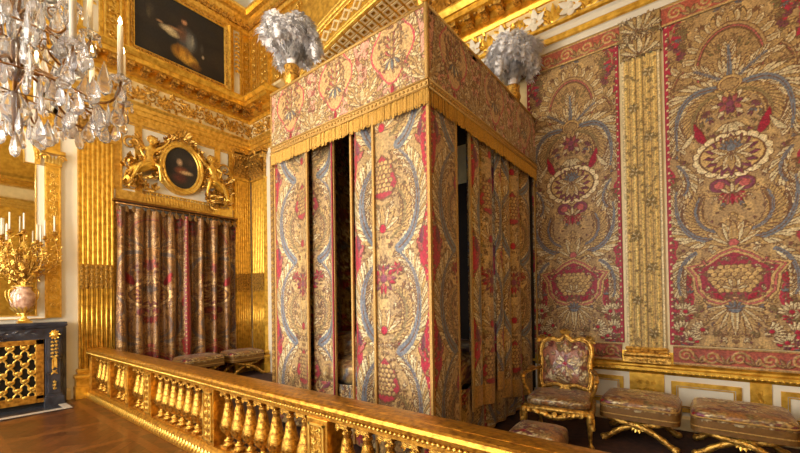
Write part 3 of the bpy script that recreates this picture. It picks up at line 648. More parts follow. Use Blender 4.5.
# ---------------------------------------------------------------- embroidered hangings on the alcove wall
HANG=hanging(); CURT=curtain_cloth(); VAL=valance(2.46,.95,3); VAL2=valance(2.94,.95,3); COLC=column_cloth(.42,4.34); 
def flat(name,canvas,x0,x1,z0,z1,y,m='brocade',parent=None,tv=0.,res=.0075,lift=.004,texu=None):
    return drape(name,canvas,[(x0,y),(x1,y)],z0,z1,m,parent,texu=texu or (0,min(x1-x0,canvas.w-1e-4)),texv=z0-tv,res=res,thick=.01,lift=lift)
t=flat('wall_hanging',HANG,6.69,7.93,1.04,5.05,-.022); tag(t,'crimson and gold embroidered wall panel above the armchair, right beside the bed','wall hanging','embroidered panels on the alcove wall')
t=flat('wall_hanging',HANG,8.43,9.67,1.04,5.05,-.022); tag(t,'crimson and gold embroidered wall panel above the stools at the right edge','wall hanging','embroidered panels on the alcove wall')
def bordered(x0,x1,z0,z1,label,lv):
    c=border(x1-x0,z1-z0); 
    if lv=='b': c.c=c.c*.75+srgb(110,36,34)*.25
    o=flat('embroidered_border',c,x0,x1,z0,z1,-.03,lift=.006); tag(o,label,'textile border','scrolling embroidered borders')
bordered(6.6,7.95,5.055,5.30,'rose and gold scrolling border above the left embroidered wall panel','t'); bordered(8.41,10.2,5.055,5.30,'rose and gold scrolling border above the right embroidered wall panel','t')
bordered(6.6,7.90,.80,1.03,'dark red embroidered border under the left wall panel, behind the armchair','b'); bordered(8.46,10.2,.80,1.03,'dark red embroidered border under the right wall panel, above the stools','b')
t=thing('embroidered_pilaster','flat pilaster of gold embroidered fluted cloth between the two crimson wall panels','pilaster',(8.18,0,0))
o=drape('shaft',COLC,[(-.21,-.05),(.21,-.05)],.98,4.78,'brocade',t,texv=.98,thick=.03,lift=.012)
cc=Canvas(.46,.30,.006,srgb(170,140,84)); r_=random.Random(4); filler(cc,r_,60,0,0,.46,.3,[CREAM,OLIVE,GOLD,srgb(140,140,110)],(.05,.08)); cc.fan(.23,.02,.3,2.84,9,.24,.07,[CREAM,GOLD]); 
o=drape('capital',cc,[(-.225,-.06),(.225,-.06)],4.78,5.30,'brocade',t,texv=4.79,texu=(0,.459),thick=.04,lift=.02)
b=MB(); b.run([(-.21,0),(-.21,-.06),(.21,-.06),(.21,0)],[(0,1.0),(.012,1.0),(.025,.975),(.012,.955),(.01,.94),(.04,.92),(.05,.895),(.04,.87),(.045,.86),(.045,.80),(0,.80)]); b.box(-.21,.21,-.06,0,.80,.99); b.scroll((-.2,-.105,.805),sx,sz,-sy,.4,.05,rng,.06,.006); b.build('base','gold_carved',t)
# ---------------------------------------------------------------- the state bed
BX0,BX1,BY,BT,BV=4.33,6.80,-2.97,4.38,3.62
bed=thing('canopied_bed','tall state bed with rose brocade tester, gold fringe and embroidered curtains in the alcove','bed',((BX0+BX1)/2,-1.5,0))
def K(o): o.parent=bed; o.matrix_parent_inverse=Matrix.Translation(bed.location).inverted(); return o
def zz(c,x0,y0,x1,y1,**k): pass
# tester valances
K(drape('foot_valance',VAL,[(BX0,BY),(BX1,BY)],BV,BT,'brocade',None,texu=(0,2.455),texv=BV-.0,thick=.03,lift=.008))
K(drape('side_valance',VAL2,[(BX1,BY),(BX1,-.03)],BV,BT,'brocade',None,texu=(0,2.93),texv=BV,thick=.03,lift=.008))
K(drape('side_valance',VAL2,[(BX0,-.03),(BX0,BY)],BV,BT,'brocade',None,texu=(0,2.93),texv=BV,thick=.03,lift=.008,res=.02))
b=MB(); b.box(BX0,BX1,BY+.02,-.03,BT-.06,BT-.01); K(b.build('tester_roof','bed_shade_cloth'))  # shade under the tester is put into this dark colour
b=MB(); b.tube([(BX0,BY-.005,BT),(BX1,BY-.005,BT),(BX1+.005,-.03,BT)],.018,8); b.tube([(BX1,BY,BV-.02),(BX1,BY,BT)],.022,8); b.tube([(BX0,BY,BV-.02),(BX0,BY,BT)],.014,8); K(b.build('tester_piping','braid'))
def fringe(p,q,nrm,z0,z1,label=None):
    p=Vector(p);q=Vector(q);d=q-p;L=d.length;d/=L; r=random.Random(9)
    g=MB(); out=nrm*.02; n=int(L/.05)
    for i in range(n):   # plaited galloon heading
        a=p+d*(L*i/n)+out;c=p+d*(L*(i+1)/n)+out
        g.add([a+sz*(z1-.075),c+sz*(z1-.06),c+sz*z1,a+sz*(z1-.015)],[(0,1,2,3)]); 
        g.ball(((a+c)/2+sz*(z1-.037)),.017,4,6)
    for z in (z1,z1-.075): g.tube([p+out+sz*z,q+out+sz*z],.011,6)
    g.box(*sorted((p.x+out.x*.2,q.x+out.x*.2+1e-3)),*sorted((p.y+out.y*.2,q.y+out.y*.2+1e-3)),z1-.08,z1)
    K(g.build('galloon','braid'))
    f=MB(); n=int(L/.0135)
    for i in range(n):
        x=p+d*(L*(i+.5)/n)+out*r.uniform(.2,1.1); dz=r.uniform(-.012,.012); w=.0062
        f.add([x-d*w+sz*(z1-.07),x+nrm*.008+sz*(z1-.07),x+d*w+sz*(z1-.07),x-d*w*.8+sz*(z0+dz),x+nrm*.009+sz*(z0+dz),x+d*w*.8+sz*(z0+dz)],[(0,1,4,3),(1,2,5,4)],True)
        if i%4==0: f.ball(x+sz*(z0+.01+dz),.009,3,5)
    a=p+nrm*.004;c=q+nrm*.004; f.add([a+sz*(z0+.03),c+sz*(z0+.03),c+sz*(z1-.05),a+sz*(z1-.05)],[(0,1,2,3)])
    K(f.build('fringe','fringe'))
fringe((BX0,BY,0),(BX1+.02,BY,0),-sy,BV-.175,BV+.055); fringe((BX1,BY,0),(BX1,-.03,0),sx,BV-.175,BV+.055); fringe((BX0,-.03,0),(BX0,BY,0),-sx,BV-.175,BV+.055)
# curtains
def wavy(p,q,n,amp,nrm,ph=0.,sharp=1.,steps=160):
    p=Vector(p[:2]);q=Vector(q[:2]);o=[]
    for i in range(steps+1):
        t=i/steps; s_=math.sin(2*PI*n*t+ph); s_=math.copysign(abs(s_)**sharp,s_); e=p+(q-p)*t+Vector(nrm[:2])*amp*s_; o.append((e.x,e.y))
    return o
Z0,Z1=.10,BV+.02; TV=.18
def bcurt(path,u0,u1,z0=Z0,hem=None,sway=.0,res=.0075,name='curtain'):
    return K(drape(name,CURT,path,z0,Z1,'brocade',None,texu=(u0,u1),texv=TV,res=res,thick=.014,sway=sway,hem=hem,lift=.005))
fy=BY+.05
bcurt(wavy((4.32,fy+.02),(5.04,fy-.03),1.0,.035,(0,-1),.6),.0,.80)
bcurt(wavy((5.03,fy+.09),(5.46,fy+.02),.75,.07,(0,-1),2.4),.72,1.239)
bcurt(wavy((5.76,fy+.05),(6.13,fy-.01),.8,.055,(0,-1),.2),.0,.42)
bcurt(wavy((6.13,fy-.02),(BX1-.005,fy-.02),1.0,.03,(0,-1),.5),.50,1.239)
# right side, seen from the armchair
sxx=BX1-.015
bcurt([(sxx,fy-.02),(sxx,-2.44)],.0,.5)
folds=[(-2.04,-1.80,.04,.30,.05,.44),(-1.80,-1.36,.30,.95,.20,.40),(-1.36,-1.20,.95,1.2,.05,.50),(-1.20,-.86,.10,.55,.16,.36),(-.86,-.50,.50,1.0,.13,.30),(-.50,-.06,.7,1.239,.15,.25)]
for i,(a,c,u0,u1,dep,z0_) in enumerate(folds):
    x0=sxx-.02-dep
    P_=[(x0+dep*max(0.,math.sin(PI*q/60))**.55,a+(c-a)*q/60) for q in range(61)]
    bcurt(P_,u0,u1,z0=z0_,hem=.24)
K(drape('curtain',HANG,wavy((BX0,-.06),(BX0,fy),9,.04,(-1,0)),Z0,Z1,'brocade',None,texv=TV,res=.03))  # unseen far-side curtain, added to keep light out of the bed
K(drape('head_cloth',HANG,[(BX0+.05,-.07),(BX1-.05,-.07)],.3,Z1,'bed_shade_cloth',None,res=.05))  # backing coloured dark to give the shade inside the bed
def bd(*a): q=MB(); q.box(*a); K(q.build('curtain_braid','braid'))
for x,y,z0_ in ((5.045,fy-.045,Z0),(5.465,fy+.0,Z0),(5.76,fy-.01,Z0),(6.125,fy-.055,Z0),(4.325,fy-.0,Z0)): bd(x-.013,x+.013,y-.012,y+.012,z0_,BV-.08)
bd(BX1-.018,BX1+.010,fy-.05,fy-.016,Z0,BV-.08); bd(sxx-.006,sxx+.014,-2.455,-2.43,Z0,BV-.1); bd(sxx+.005,sxx+.02,-.10,-.07,.25,BV-.1); bd(sxx-.03,sxx-.005,-2.12,-2.09,.42,BV-.1)
b=MB(); b.box(4.22,4.31,-2.93,-2.90,.05,3.62); K(b.build('end_curtain','velvet_gold'))
b=MB(); b.scroll((4.225,-2.93,.1),sx,sz,-sy,.08,3.4,rng,.085,.008,.8); K(b.build('end_curtain_embroidery','braid'))
# posts, mattress, coverlet, skirts
for i,(x,y) in enumerate(((4.42,-2.84),(6.70,-2.84),(4.42,-.16),(6.70,-.16))):
    b=MB(); b.lathe((x,y,0),[(.06,.014),(.06,.3),(.045,.35),(.045,2),(.04,BT-.06)],10); K(b.build('bedpost','bed_shade_cloth'))
def cushion_mesh(name,canvas,cx,cy,z0,z1,w,d,m,parent=None,e=.32,nu=90,nv=30,scale=1.,off=(0,0),rz=0.):
    """soft squared pad with woven pattern colour"""
    n_=nu//2; e1=np.linspace(-1,1,n_,endpoint=False); o1=np.ones(n_)
    A_=np.concatenate([e1,o1,-e1,-o1,[-1.]]); B_=np.concatenate([-o1,e1,o1,-e1,[-1.]]); k_=(np.abs(A_)**9+np.abs(B_)**9)**(-1/9); A_=A_*k_;B_=B_*k_
    rb=np.concatenate([np.linspace(0,.9,5),1-.1*np.linspace(1,0,nv//3)**2.2]); rt=rb[::-1][1:]; rt=np.concatenate([1-.1*np.linspace(0,1,nv//3)**2.2,np.linspace(.9,0,nv)[1:]])[1:]
    rho=np.concatenate([rb,rt]); V=np.concatenate([-np.arccos(np.clip(rb,0,1)**(1/e)),np.arccos(np.clip(rt,0,1)**(1/e))])[:,None]; f=lambda a,p:np.sign(a)*np.abs(a)**p
    X=w/2*rho[:,None]*A_[None]; Y=d/2*rho[:,None]*B_[None]; Zc=(z0+z1)/2+(z1-z0)/2*f(np.sin(V),.55)*np.ones_like(X); V=V*np.ones_like(X)
    Zc=Zc+(z1-z0)*.10*(1-(X/(w/2))**2)*(1-(Y/(d/2))**2)*(V>0)
    P=np.stack([X,Y,Zc],-1); tu=(X+off[0]+w)*scale; tv=(Y+off[1]+d+(Zc-z0))*scale
    C,Z=canvas.sample(np.mod(tu,canvas.w-1e-6),np.mod(tv,canvas.h-1e-6)); o=cloth(name,P,C,Z,m,parent,lift=.004)
    if parent is None: o.location=(cx,cy,0); o.rotation_euler=(0,0,rz)
    return o
o=cushion_mesh('mattress',HANG,0,0,.62,1.02,2.2,2.55,'brocade_seat',scale=1.); o.location=(5.565,-1.55,0); K(o)
o=cushion_mesh('bolster',HANG,0,0,.98,1.24,2.0,.5,'brocade_seat',off=(.3,1.3)); o.location=(5.565,-2.45,0); K(o)
K(drape('bed_skirt',HANG,wavy((4.5,-2.86),(6.66,-2.86),7,.02,(0,-1)),.06,.70,'brocade',None,texv=-1.2,res=.01,hem=.05)); K(drape('bed_skirt',HANG,wavy((6.68,-2.84),(6.68,-.2),8,.02,(1,0)),.06,.66,'brocade',None,texv=-1.2,res=.01,hem=.04))
# plumes on vases at the corners of the tester
def plume_feather(mb,base,az,rad,top,drop,rr,r):
    """one ostrich feather: rises, arches out and droops, with loose barbs"""
    d=Vector((math.cos(az),math.sin(az),0)); B=Vector(base)
    P=bez([B+d*.03,B+d*rad*.15+sz*top*.75,B+d*rad*.55+sz*top*1.22,B+d*rad*1.12+sz*top*1.0,B+d*rad*1.02+sz*(top-drop)],14); P=[Vector(p) for p in P]
    R=[rr*min(1,.25+i/7) for i in range(14)]; R[-1]*=.6; mb.tube(P,[q*.5 for q in R],6)
    for i in range(2,14):
        t=(P[i]-P[i-1]).normalized(); u=t.orthogonal().normalized(); w=t.cross(u)
        for k in range(60):
            a=r.uniform(0,2*PI); e=u*math.cos(a)+w*math.sin(a); o=P[i-1]+(P[i]-P[i-1])*r.random(); L=R[i]*r.uniform(.7,1.25); m=o+e*L*.6+t*L*.25; q=o+e*L+t*L*.2-sz*L*.5; s_=t.cross(e)*.010
            mb.add([o-s_,o+s_,m+s_,m-s_,q],[(0,1,2,3),(3,2,4)],True)
def bulge(a,c,dep,x0):
    return [(x0+dep*max(0.,math.sin(PI*i/60))**.55,a+(c-a)*i/60) for i in range(61)]
def plume(x,y,seed,sc=1.):
    v=MB(); v.lathe((x,y,BT),[(.10,0),(.10,.04),(.05,.06),(.045,.10),(.09,.16),(.115,.24),(.10,.30),(.08,.34),(.105,.38),(.095,.40)],14)
    for k in range(8): a=k*PI/4; v.leaf((x+.08*math.cos(a),y+.08*math.sin(a),BT+.14),(0,0,1),(math.cos(a),math.sin(a),0),.2,.07,.1,4)
    vo=K(v.build('finial_vase','gold_carved'))
    r=random.Random(seed); f=MB(); base=(x,y,BT+.38)
    for k in range(52):
        az=k*2.399; ring=math.sqrt((k+.5)/52)
        plume_feather(f,base,az,.40*ring*r.uniform(.8,1.08)*sc,(.70-.12*ring**2+r.uniform(-.10,.08))*sc,(.05+.34*ring)*r.uniform(.35,1.1)*sc,.12,r)
    po=f.build('plume','plume'); po.parent=vo
    # the vase keeps the bed's frame
    return vo
plume(4.52,-2.78,1,.84); plume(6.62,-.42,2,.95); plume(6.68,-2.84,3); 
# ---------------------------------------------------------------- balustrade
RY=-3.85; RH=.88
bal=thing('balustrade','long gilded wooden balustrade with vase balusters closing off the bed alcove','balustrade',(5.6,RY,0))
def KB(o): o.parent=bal; o.matrix_parent_inverse=Matrix.Translation(bal.location).inverted(); return o
b=MB(); ends=((.02,RY),(10.9,RY))
for s,yy in ((1,RY-.03),(-1,RY+.03)):
    b.run([(.05,yy),(10.9,yy)],[(0,0),(.13,0),(.13,.05),(.115,.07),(.10,.08),(.105,.10),(.09,.125),(.07,.145),(0,.15)],inward=s)
b.box(.05,10.9,RY-.05,RY+.05,0,.149); KB(b.build('plinth_rail','gold_rail'))
b=MB()
for x in np.arange(.1,8.6,.075): b.leaf((x,RY-.135,.10),(0,-.2,-1),(0,-1,0),.075,.065,.2,3)
KB(b.build('plinth_leaf_moulding','gold_bright'))
b=MB()
for s,yy in ((1,RY-.03),(-1,RY+.03)):
    b.run([(.05,yy),(10.9,yy)],[(0,.735),(.05,.735),(.05,.765),(.065,.775),(.10,.79),(.10,.805),(.115,.815),(.12,.84),(.11,.862),(.09,.872),(0,.88)],inward=s)
b.box(.05,10.9,RY-.05,RY+.05,.736,.879); KB(b.build('top_rail','gold_rail'))
b=MB()
for x in np.arange(.1,8.6,.036): b.ball((x,RY-.142,.797),.013,3,5,(1.3,1,1))
KB(b.build('bead_moulding','gold_bright'))
POSTS=[2.855,4.58,6.37,8.12,9.87]; thin=[.18,1.22,2.06]
def post(x,w,orn=True):
    p=MB(); p.box(x-w/2,x+w/2,RY-.10,RY+.10,.145,.74); o=KB(p.build('post','gold_rail',bevel=.006))
    if orn:
        q=MB(); 
        for s in (-1,1):
            yy=RY+s*.10; nrm=Vector((0,s,0))
            for (a0,a1,z0,z1) in ((x-w*.38,x+w*.38,.19,.205),(x-w*.38,x+w*.38,.685,.70),(x-w*.38,x-w*.30,.19,.70),(x+w*.30,x+w*.38,.19,.70)): q.box(a0,a1,min(yy,yy+s*.012),max(yy,yy+s*.012),z0,z1)
            q.scroll((x-w*.28,yy,.22),sx,sz,nrm,w*.56,.46,rng,.075,.007,1)
        oo=q.build('post_carving','gold_bright'); oo.parent=o
for x in POSTS: post(x,.245,x<9)
for x in thin: post(x,.10,True)
BP=[(.058,.0),(.058,.035),(.048,.04),(.04,.05),(.05,.062),(.05,.075),(.03,.085),(.024,.105),(.034,.125),(.055,.15),(.076,.19),(.083,.225),(.078,.27),(.062,.33),(.045,.40),(.034,.455),(.030,.485),(.040,.492),(.040,.506),(.030,.512),(.034,.53),(.05,.545)]
bm_=MB(); bm_.box(-.062,.062,-.062,.062,0,.03); bm_.lathe((0,0,0),[(r,z*1.0+.005) for r,z in BP],20); bm_.box(-.062,.062,-.062,.062,.548,.592)
for s in (-1,1):
    for k in (-1,1): bm_.spiral((k*.05,s*.058,.535),sx*k,sz,Vector((0,s,0)),.024,1.2,.007,seg=9,n=4)
for k in range(12):
    a=k*PI/6; bm_.leaf((.05*math.cos(a),.05*math.sin(a),.145),(.5*math.cos(a),.5*math.sin(a),1),(math.cos(a),math.sin(a),0),.11,.036,.0,4)
    bm_.leaf((.036*math.cos(a),.036*math.sin(a),.46),(.12*math.cos(a),.12*math.sin(a),-1),(math.cos(a),math.sin(a),0),.10,.022,.05,3)
first=None; xs=[.40,.63,.86,1.00,1.50,1.66,1.84,2.32,2.53]
xs=[.42,.62,.86,1.04,1.45,1.63,1.84,2.30,2.50,2.66]
xs=[.42,.64,.86,1.06,1.42,1.62,1.84,2.26,2.45,2.63]
for a,c in zip(POSTS[:-1],POSTS[1:]):
    n=7; xs+=[a+(c-a)*.5+(k-3)*.213 for k in range(n)]
xs+=[10.1,10.3,10.52]
for x in xs:
    if first is None: first=KB(bm_.build('baluster','gold_baluster')); o=first
    else: o=first.copy(); COL.objects.link(o)
    o.location=(x,RY,.146)
# ---------------------------------------------------------------- doorway curtain on the painting wall
def pleats(p,q,n,amp,nrm,r,steps=700):
    p=Vector(p);q=Vector(q);o=[];ph=[r.uniform(-.5,.5) for _ in range(n+2)];am=[amp*r.uniform(.6,1.2) for _ in range(n+2)]
    for i in range(steps+1):
        t=i/steps; k=int(t*n); f=t*n-k; s_=math.sin(2*PI*f); s_=math.copysign(abs(s_)**.75,s_); e=p+(q-p)*t+Vector(nrm)*am[k]*s_; o.append((e.x,e.y))
    return o
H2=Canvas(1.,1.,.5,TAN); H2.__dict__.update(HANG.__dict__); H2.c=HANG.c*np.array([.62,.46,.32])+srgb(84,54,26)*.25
t=thing('brocade_curtain','dark gold and crimson brocade curtain hanging in pleats over the doorway below the oval picture','curtain',(.12,-2.4,.05))
def KC(o): o.parent=t; o.matrix_parent_inverse=Matrix.Translation(t.location).inverted(); return o
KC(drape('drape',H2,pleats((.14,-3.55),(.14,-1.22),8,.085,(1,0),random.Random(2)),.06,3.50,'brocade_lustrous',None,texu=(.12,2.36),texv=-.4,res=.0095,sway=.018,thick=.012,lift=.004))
b=MB(); b.tube([(.15,-3.56,3.57),(.15,-1.20,3.57)],.022,8)
KC(b.build('curtain_rod','bronze'))
b=MB()
for k in range(19):
    y=-3.52+k*.127; b.tube([(.15+.035*math.cos(a),y,3.55+.04*math.sin(a)) for a in np.linspace(0,2*PI,9)],.007,5); b.leaf((.17,y,3.53),(0,0,-1),sx,.12,.09,.3,4)
KC(b.build('pinch_pleats','velvet_gold'))
b=MB(); b.box(.0,.22,-3.60,-1.18,3.60,3.64); KC(b.build('pelmet_board','bronze'))
# ---------------------------------------------------------------- pictures
def picture(w,h,seed,kind):
    c=Canvas(w,h,.008,srgb(30,24,18)); r=random.Random(seed); N=lambda x,y,rx,ry,col,k=1.:soft(c,x,y,rx,ry,srgb(*col),k)
    for _ in range(60): N(r.uniform(0,w),r.uniform(0,h),r.uniform(.1,.4),r.uniform(.1,.3),r.choice([(44,34,22),(22,20,18),(52,42,30),(30,32,34)]),.5)
    if kind=='scene':
        N(.98,.62,.24,.32,(84,84,84)); N(.88,.70,.14,.2,(110,70,40),.8); N(1.05,.60,.11,.22,(128,130,124),.8); N(1.1,.66,.04,.14,(170,168,150),.6); N(.93,.98,.07,.085,(204,152,108)); N(.92,1.05,.08,.06,(50,30,20)); N(.93,.90,.08,.05,(70,46,30),.8)
        N(.74,.74,.16,.035,(150,108,70)); N(.62,.66,.20,.085,(206,190,150)); N(.70,.60,.16,.07,(186,170,128)); N(.45,.74,.08,.03,(160,120,84))
        N(.88,.28,.24,.19,(196,140,40)); N(1.02,.20,.22,.15,(214,164,60)); N(.80,.34,.06,.16,(120,76,24),.8); N(.98,.30,.05,.16,(130,86,28),.8); N(1.15,.12,.16,.1,(120,80,28)); N(1.32,.40,.035,.05,(190,170,140)); N(1.30,.58,.05,.14,(66,60,54)); N(.28,.9,.10,.16,(60,52,42)); N(.25,.8,.05,.12,(80,70,50))
    else:
        N(w*.45,h*.62,.07,.09,(196,160,120)); N(w*.5,h*.45,.17,.10,(130,70,40)); N(w*.62,h*.42,.16,.05,(206,172,120)); N(w*.45,h*.28,.18,.12,(90,40,28)); N(w*.75,h*.66,.08,.12,(70,50,40))
    return c
def soft(c,x,y,rx,ry,col,k=1.):
    b=c.box(x-rx,y-ry,x+rx,y+ry)
    if c.X[b].size==0:return
    d=np.sqrt(((c.X[b]-x)/rx)**2+((c.Y[b]-y)/ry)**2); a=(np.clip(1.25-d*1.25,0,1)**.8*k)[...,None]; c.c[b]=c.c[b]*(1-a)+col*a
def place(o,M): 
    for v in o.data.vertices: v.co=M@v.co
t=thing('framed_painting','large dark oil painting of a robed figure in a gilt frame above the cornice','painting',(0.05,-2.31,7.42))
PY0,PY1,PZ0,PZ1=-3.21,-1.41,6.76,8.10
c=picture(PY1-PY0,PZ1-PZ0,3,'scene'); o=drape('canvas',c,[(.07,PY0),(.07,PY1)],PZ0,PZ1,'paint',None,texv=PZ0,thick=.01,lift=0,res=.009); o.parent=t; o.matrix_parent_inverse=Matrix.Translation(t.location).inverted()
b=MB()
def frame_ring(mb,Y0,Y1,Z0,Z1,prof,x=.0):
    """rectangular picture frame: prof (outward from the opening, projection)"""
    n=len(prof);V=[]
    for (sy_,sz_) in ((-1,-1),(1,-1),(1,1),(-1,1)):
        for o_,p_ in prof: V.append((x+p_,(Y0 if sy_<0 else Y1)+sy_*o_,(Z0 if sz_<0 else Z1)+sz_*o_))
    mb.add(V,[(i*n+j,((i+1)%4)*n+j,((i+1)%4)*n+j+1,i*n+j+1) for i in range(4) for j in range(n-1)])
frame_ring(b,PY0,PY1,PZ0,PZ1,[(0,.05),(0,.09),(.02,.10),(.035,.08),(.08,.10),(.105,.145),(.13,.15),(.15,.12),(.16,.02)])
o=b.build('frame','gold_bright',t); o.location=(-.05,2.31,-7.42)
for side in range(4):
    b=MB(); n=34 if side<2 else 26
    for k in range(n):
        f=(k+.5)/n
        if side<2: b.ball((.10,PY0+(PY1-PY0)*f,(PZ0-.05,PZ1+.05)[side]),.02,4,5,(.7,1.6,1))
        else: b.ball((.10,(PY0-.05,PY1+.05)[side-2],PZ0+(PZ1-PZ0)*f),.02,4,5,(.7,1,1.6))
    o=b.build('frame_beading','gold_carved',t); o.location=(-.05,2.31,-7.42)
# oval picture
OC=(0,-2.37,4.53); t=thing('oval_picture','small dark oval painting in a round gilt moulded frame between two gilded cherubs','painting',OC)
c=picture(.8,1.0,5,'oval'); n=40
rr=np.linspace(0,1,24)[:,None];aa=np.linspace(0,2*PI,72)[None]; Yp=.33*rr*np.cos(aa);Zp=.44*rr*np.sin(aa); P=np.stack([np.full_like(Yp,.10),Yp,Zp],-1)[::-1]; C,Z=c.sample(Yp+.4,Zp+.5); o=cloth('canvas',P,C[::-1],Z[::-1]*0,'paint',t,0)
b=MB(); prof=[(0,.09),(0,.13),(.025,.15),(.045,.12),(.06,.12),(.09,.17),(.115,.16),(.13,.10),(.13,0)]; V=[];n=64
for k in range(n):
    a=2*PI*k/n
    for o_,p_ in prof: V.append((p_,(.325+o_)*math.cos(a),(.435+o_)*math.sin(a)))
m_=len(prof); b.add(V,[(k*m_+j,((k+1)%n)*m_+j,((k+1)%n)*m_+j+1,k*m_+j+1) for k in range(n) for j in range(m_-1)],True)
b.build('frame','gold_bright',t)
b=MB(); r=random.Random(8)
for k in range(60):
    a=-.5+(PI+1.0)*k/59; c_=Vector((.08,.50*math.cos(a),.61*math.sin(a))); 
    for j in range(3): d=Vector((.3,r.uniform(-1,1),r.uniform(-1,1))); b.leaf(c_,d,sx,.13,.06,.4,4)
    if k%3==0: b.ball(c_+Vector((.04,0,0)),.04,5,6)
for k in range(7): a=(k-3)*.3; b.leaf((.10,0,.58),(.2,math.sin(a),math.cos(a)),sx,.24,.10,.4,5)
b.build('leaf_garland','gold_carved',t)
# gilded cherubs
def figure(name,J,E,m,parent=None,root=0,sub=2):
    """continuous body grown round a posed skeleton; J: (x,y,z,rx,ry)"""
    me=bpy.data.meshes.new(name); bm=bmesh.new(); ly=bm.verts.layers.skin.verify(); vs=[]
    for j in J:
        v=bm.verts.new(j[:3]); v[ly].radius=(j[3],j[4] if len(j)>4 else j[3]); vs.append(v)
    vs[root][ly].use_root=True
    for a,c in E: bm.edges.new((vs[a],vs[c]))
    bm.to_mesh(me); bm.free(); o=bpy.data.objects.new(name,me); COL.objects.link(o)
    o.modifiers.new('skin','SKIN'); s_=o.modifiers.new('smooth','SUBSURF'); s_.levels=s_.render_levels=sub; me.materials.append(MATS[m])
    me.polygons.foreach_set('use_smooth',[])
    o.modifiers['skin'].use_smooth_shade=True
    if parent is not None:o.parent=parent
    return o
def cherub(label,loc,s):
    """seated putto leaning on the frame; s=+1 frame on its right (+y), -1 on its left; local x out of the wall"""
    t=thing('cherub_sculpture',label,'sculpture',loc)
    J=[(.10,0,.22,.075,.085),(.10,.0,.33,.07,.08),(.10,s*.02,.44,.075,.09),(.10,s*.03,.53,.035),(.11,s*.04,.58,.04), # pelvis..neck
       (.10,s*.13,.48,.036),(.13,s*.24,.56,.028),(.13,s*.32,.66,.022),(.13,s*.35,.71,.02),      # arm towards the frame, raised
       (.10,-s*.08,.47,.036),(.16,-s*.17,.40,.028),(.18,-s*.12,.28,.022),(.18,-s*.08,.25,.02),   # other arm down on the knee
       (.13,s*.07,.17,.06),(.24,s*.14,.13,.048),(.20,s*.17,-.05,.036),(.19,s*.18,-.17,.026),(.25,s*.19,-.21,.022),
       (.13,-s*.07,.17,.06),(.20,-s*.18,.10,.048),(.16,-s*.26,-.08,.036),(.15,-s*.30,-.19,.026),(.20,-s*.33,-.22,.022)]
    E=[(0,1),(1,2),(2,3),(3,4),(2,5),(5,6),(6,7),(7,8),(2,9),(9,10),(10,11),(11,12),(0,13),(13,14),(14,15),(15,16),(16,17),(0,18),(18,19),(19,20),(20,21),(21,22)]
    figure('body',[tuple(j[:3])+tuple(q*.88 for q in j[3:]) for j in J],E,'gold_bright',t)
    h=MB(); c=Vector((.12,s*.055,.645)); h.ball(c,.083,10,12,(1,.92,1.05)); h.ball(c+Vector((.08,s*.02,-.012)),.016,4,6); h.ball(c+Vector((.07,s*.02,-.045)),.02,4,6,(1,1.3,.5)); 
    for k in (-1,1): h.ball(c+Vector((.065,s*.02+k*.03,.012)),.014,4,6); h.ball(c+Vector((.05,s*.01+k*.045,-.02)),.03,5,6); h.ball(c+Vector((-.005,k*.08,-.01)),.02,4,6,(1,.5,1.3))
    h.build('head','gold_bright',t)
    r=random.Random(3); q=MB()
    for _ in range(44):
        a=r.uniform(0,2*PI); e=r.uniform(.2,1.4); d=Vector((-abs(math.cos(a))*math.cos(e)*.9+.15,math.sin(a)*math.cos(e),math.sin(e))); q.ball(c+d*.084,.022,4,5)
    q.build('hair','gold_carved',t)
    w=MB()
    for k in range(9):
        for sd,yy in ((-1,-s*.06),(1,s*.05)):
            a=.35+k*.16; d=Vector((-.15,sd*math.sin(a),math.cos(a)-.1)); w.leaf((.05,yy,.45),d,sx,.34-.02*k,.08,.15,5)
    w.build('wings','gold_carved',t)
    d=MB()
    P=[(.16,s*.12,.16),(.2,-s*.02,.14),(.17,-s*.16,.06),(.10,-s*.30,.02),(.06,-s*.34,-.15),(.10,-s*.28,-.3)]
    for k in range(4): d.tube([(x-.02*k,y+s*.012*k*(-1)**k,z-.025*k) for x,y,z in P],[.03,.05,.055,.05,.045,.02],8)
    d.build('drapery','gold',t)
    g=MB(); r=random.Random(5+s)
    for k in range(80):
        a=r.uniform(-.3,.3); o=Vector((.03,-s*r.uniform(-.15,.38),-.22+r.uniform(-.16,.5))); g.leaf(o,(.3,r.uniform(-1,1),r.uniform(-.6,1)),sx,.17,.08,.4,4)
    g.build('leaf_base','gold_carved',t)
    for q in ((.5,.16,.03,0),(.1,.12,.025,2)):
        g=MB(); g.spiral((.05,-s*.30,q[0]),sy*s,sz,sx,q[1],1.2,q[2],ph=q[3],seg=18,n=6); g.build('scroll','gold_carved',t)
    return t
cherub('gilded cherub sculpture seated left of the oval picture, above the brocade curtain',(.05,-3.0,4.28),1)
cherub('gilded cherub sculpture seated right of the oval picture, beside the capital',(.05,-1.72,4.22),-1)
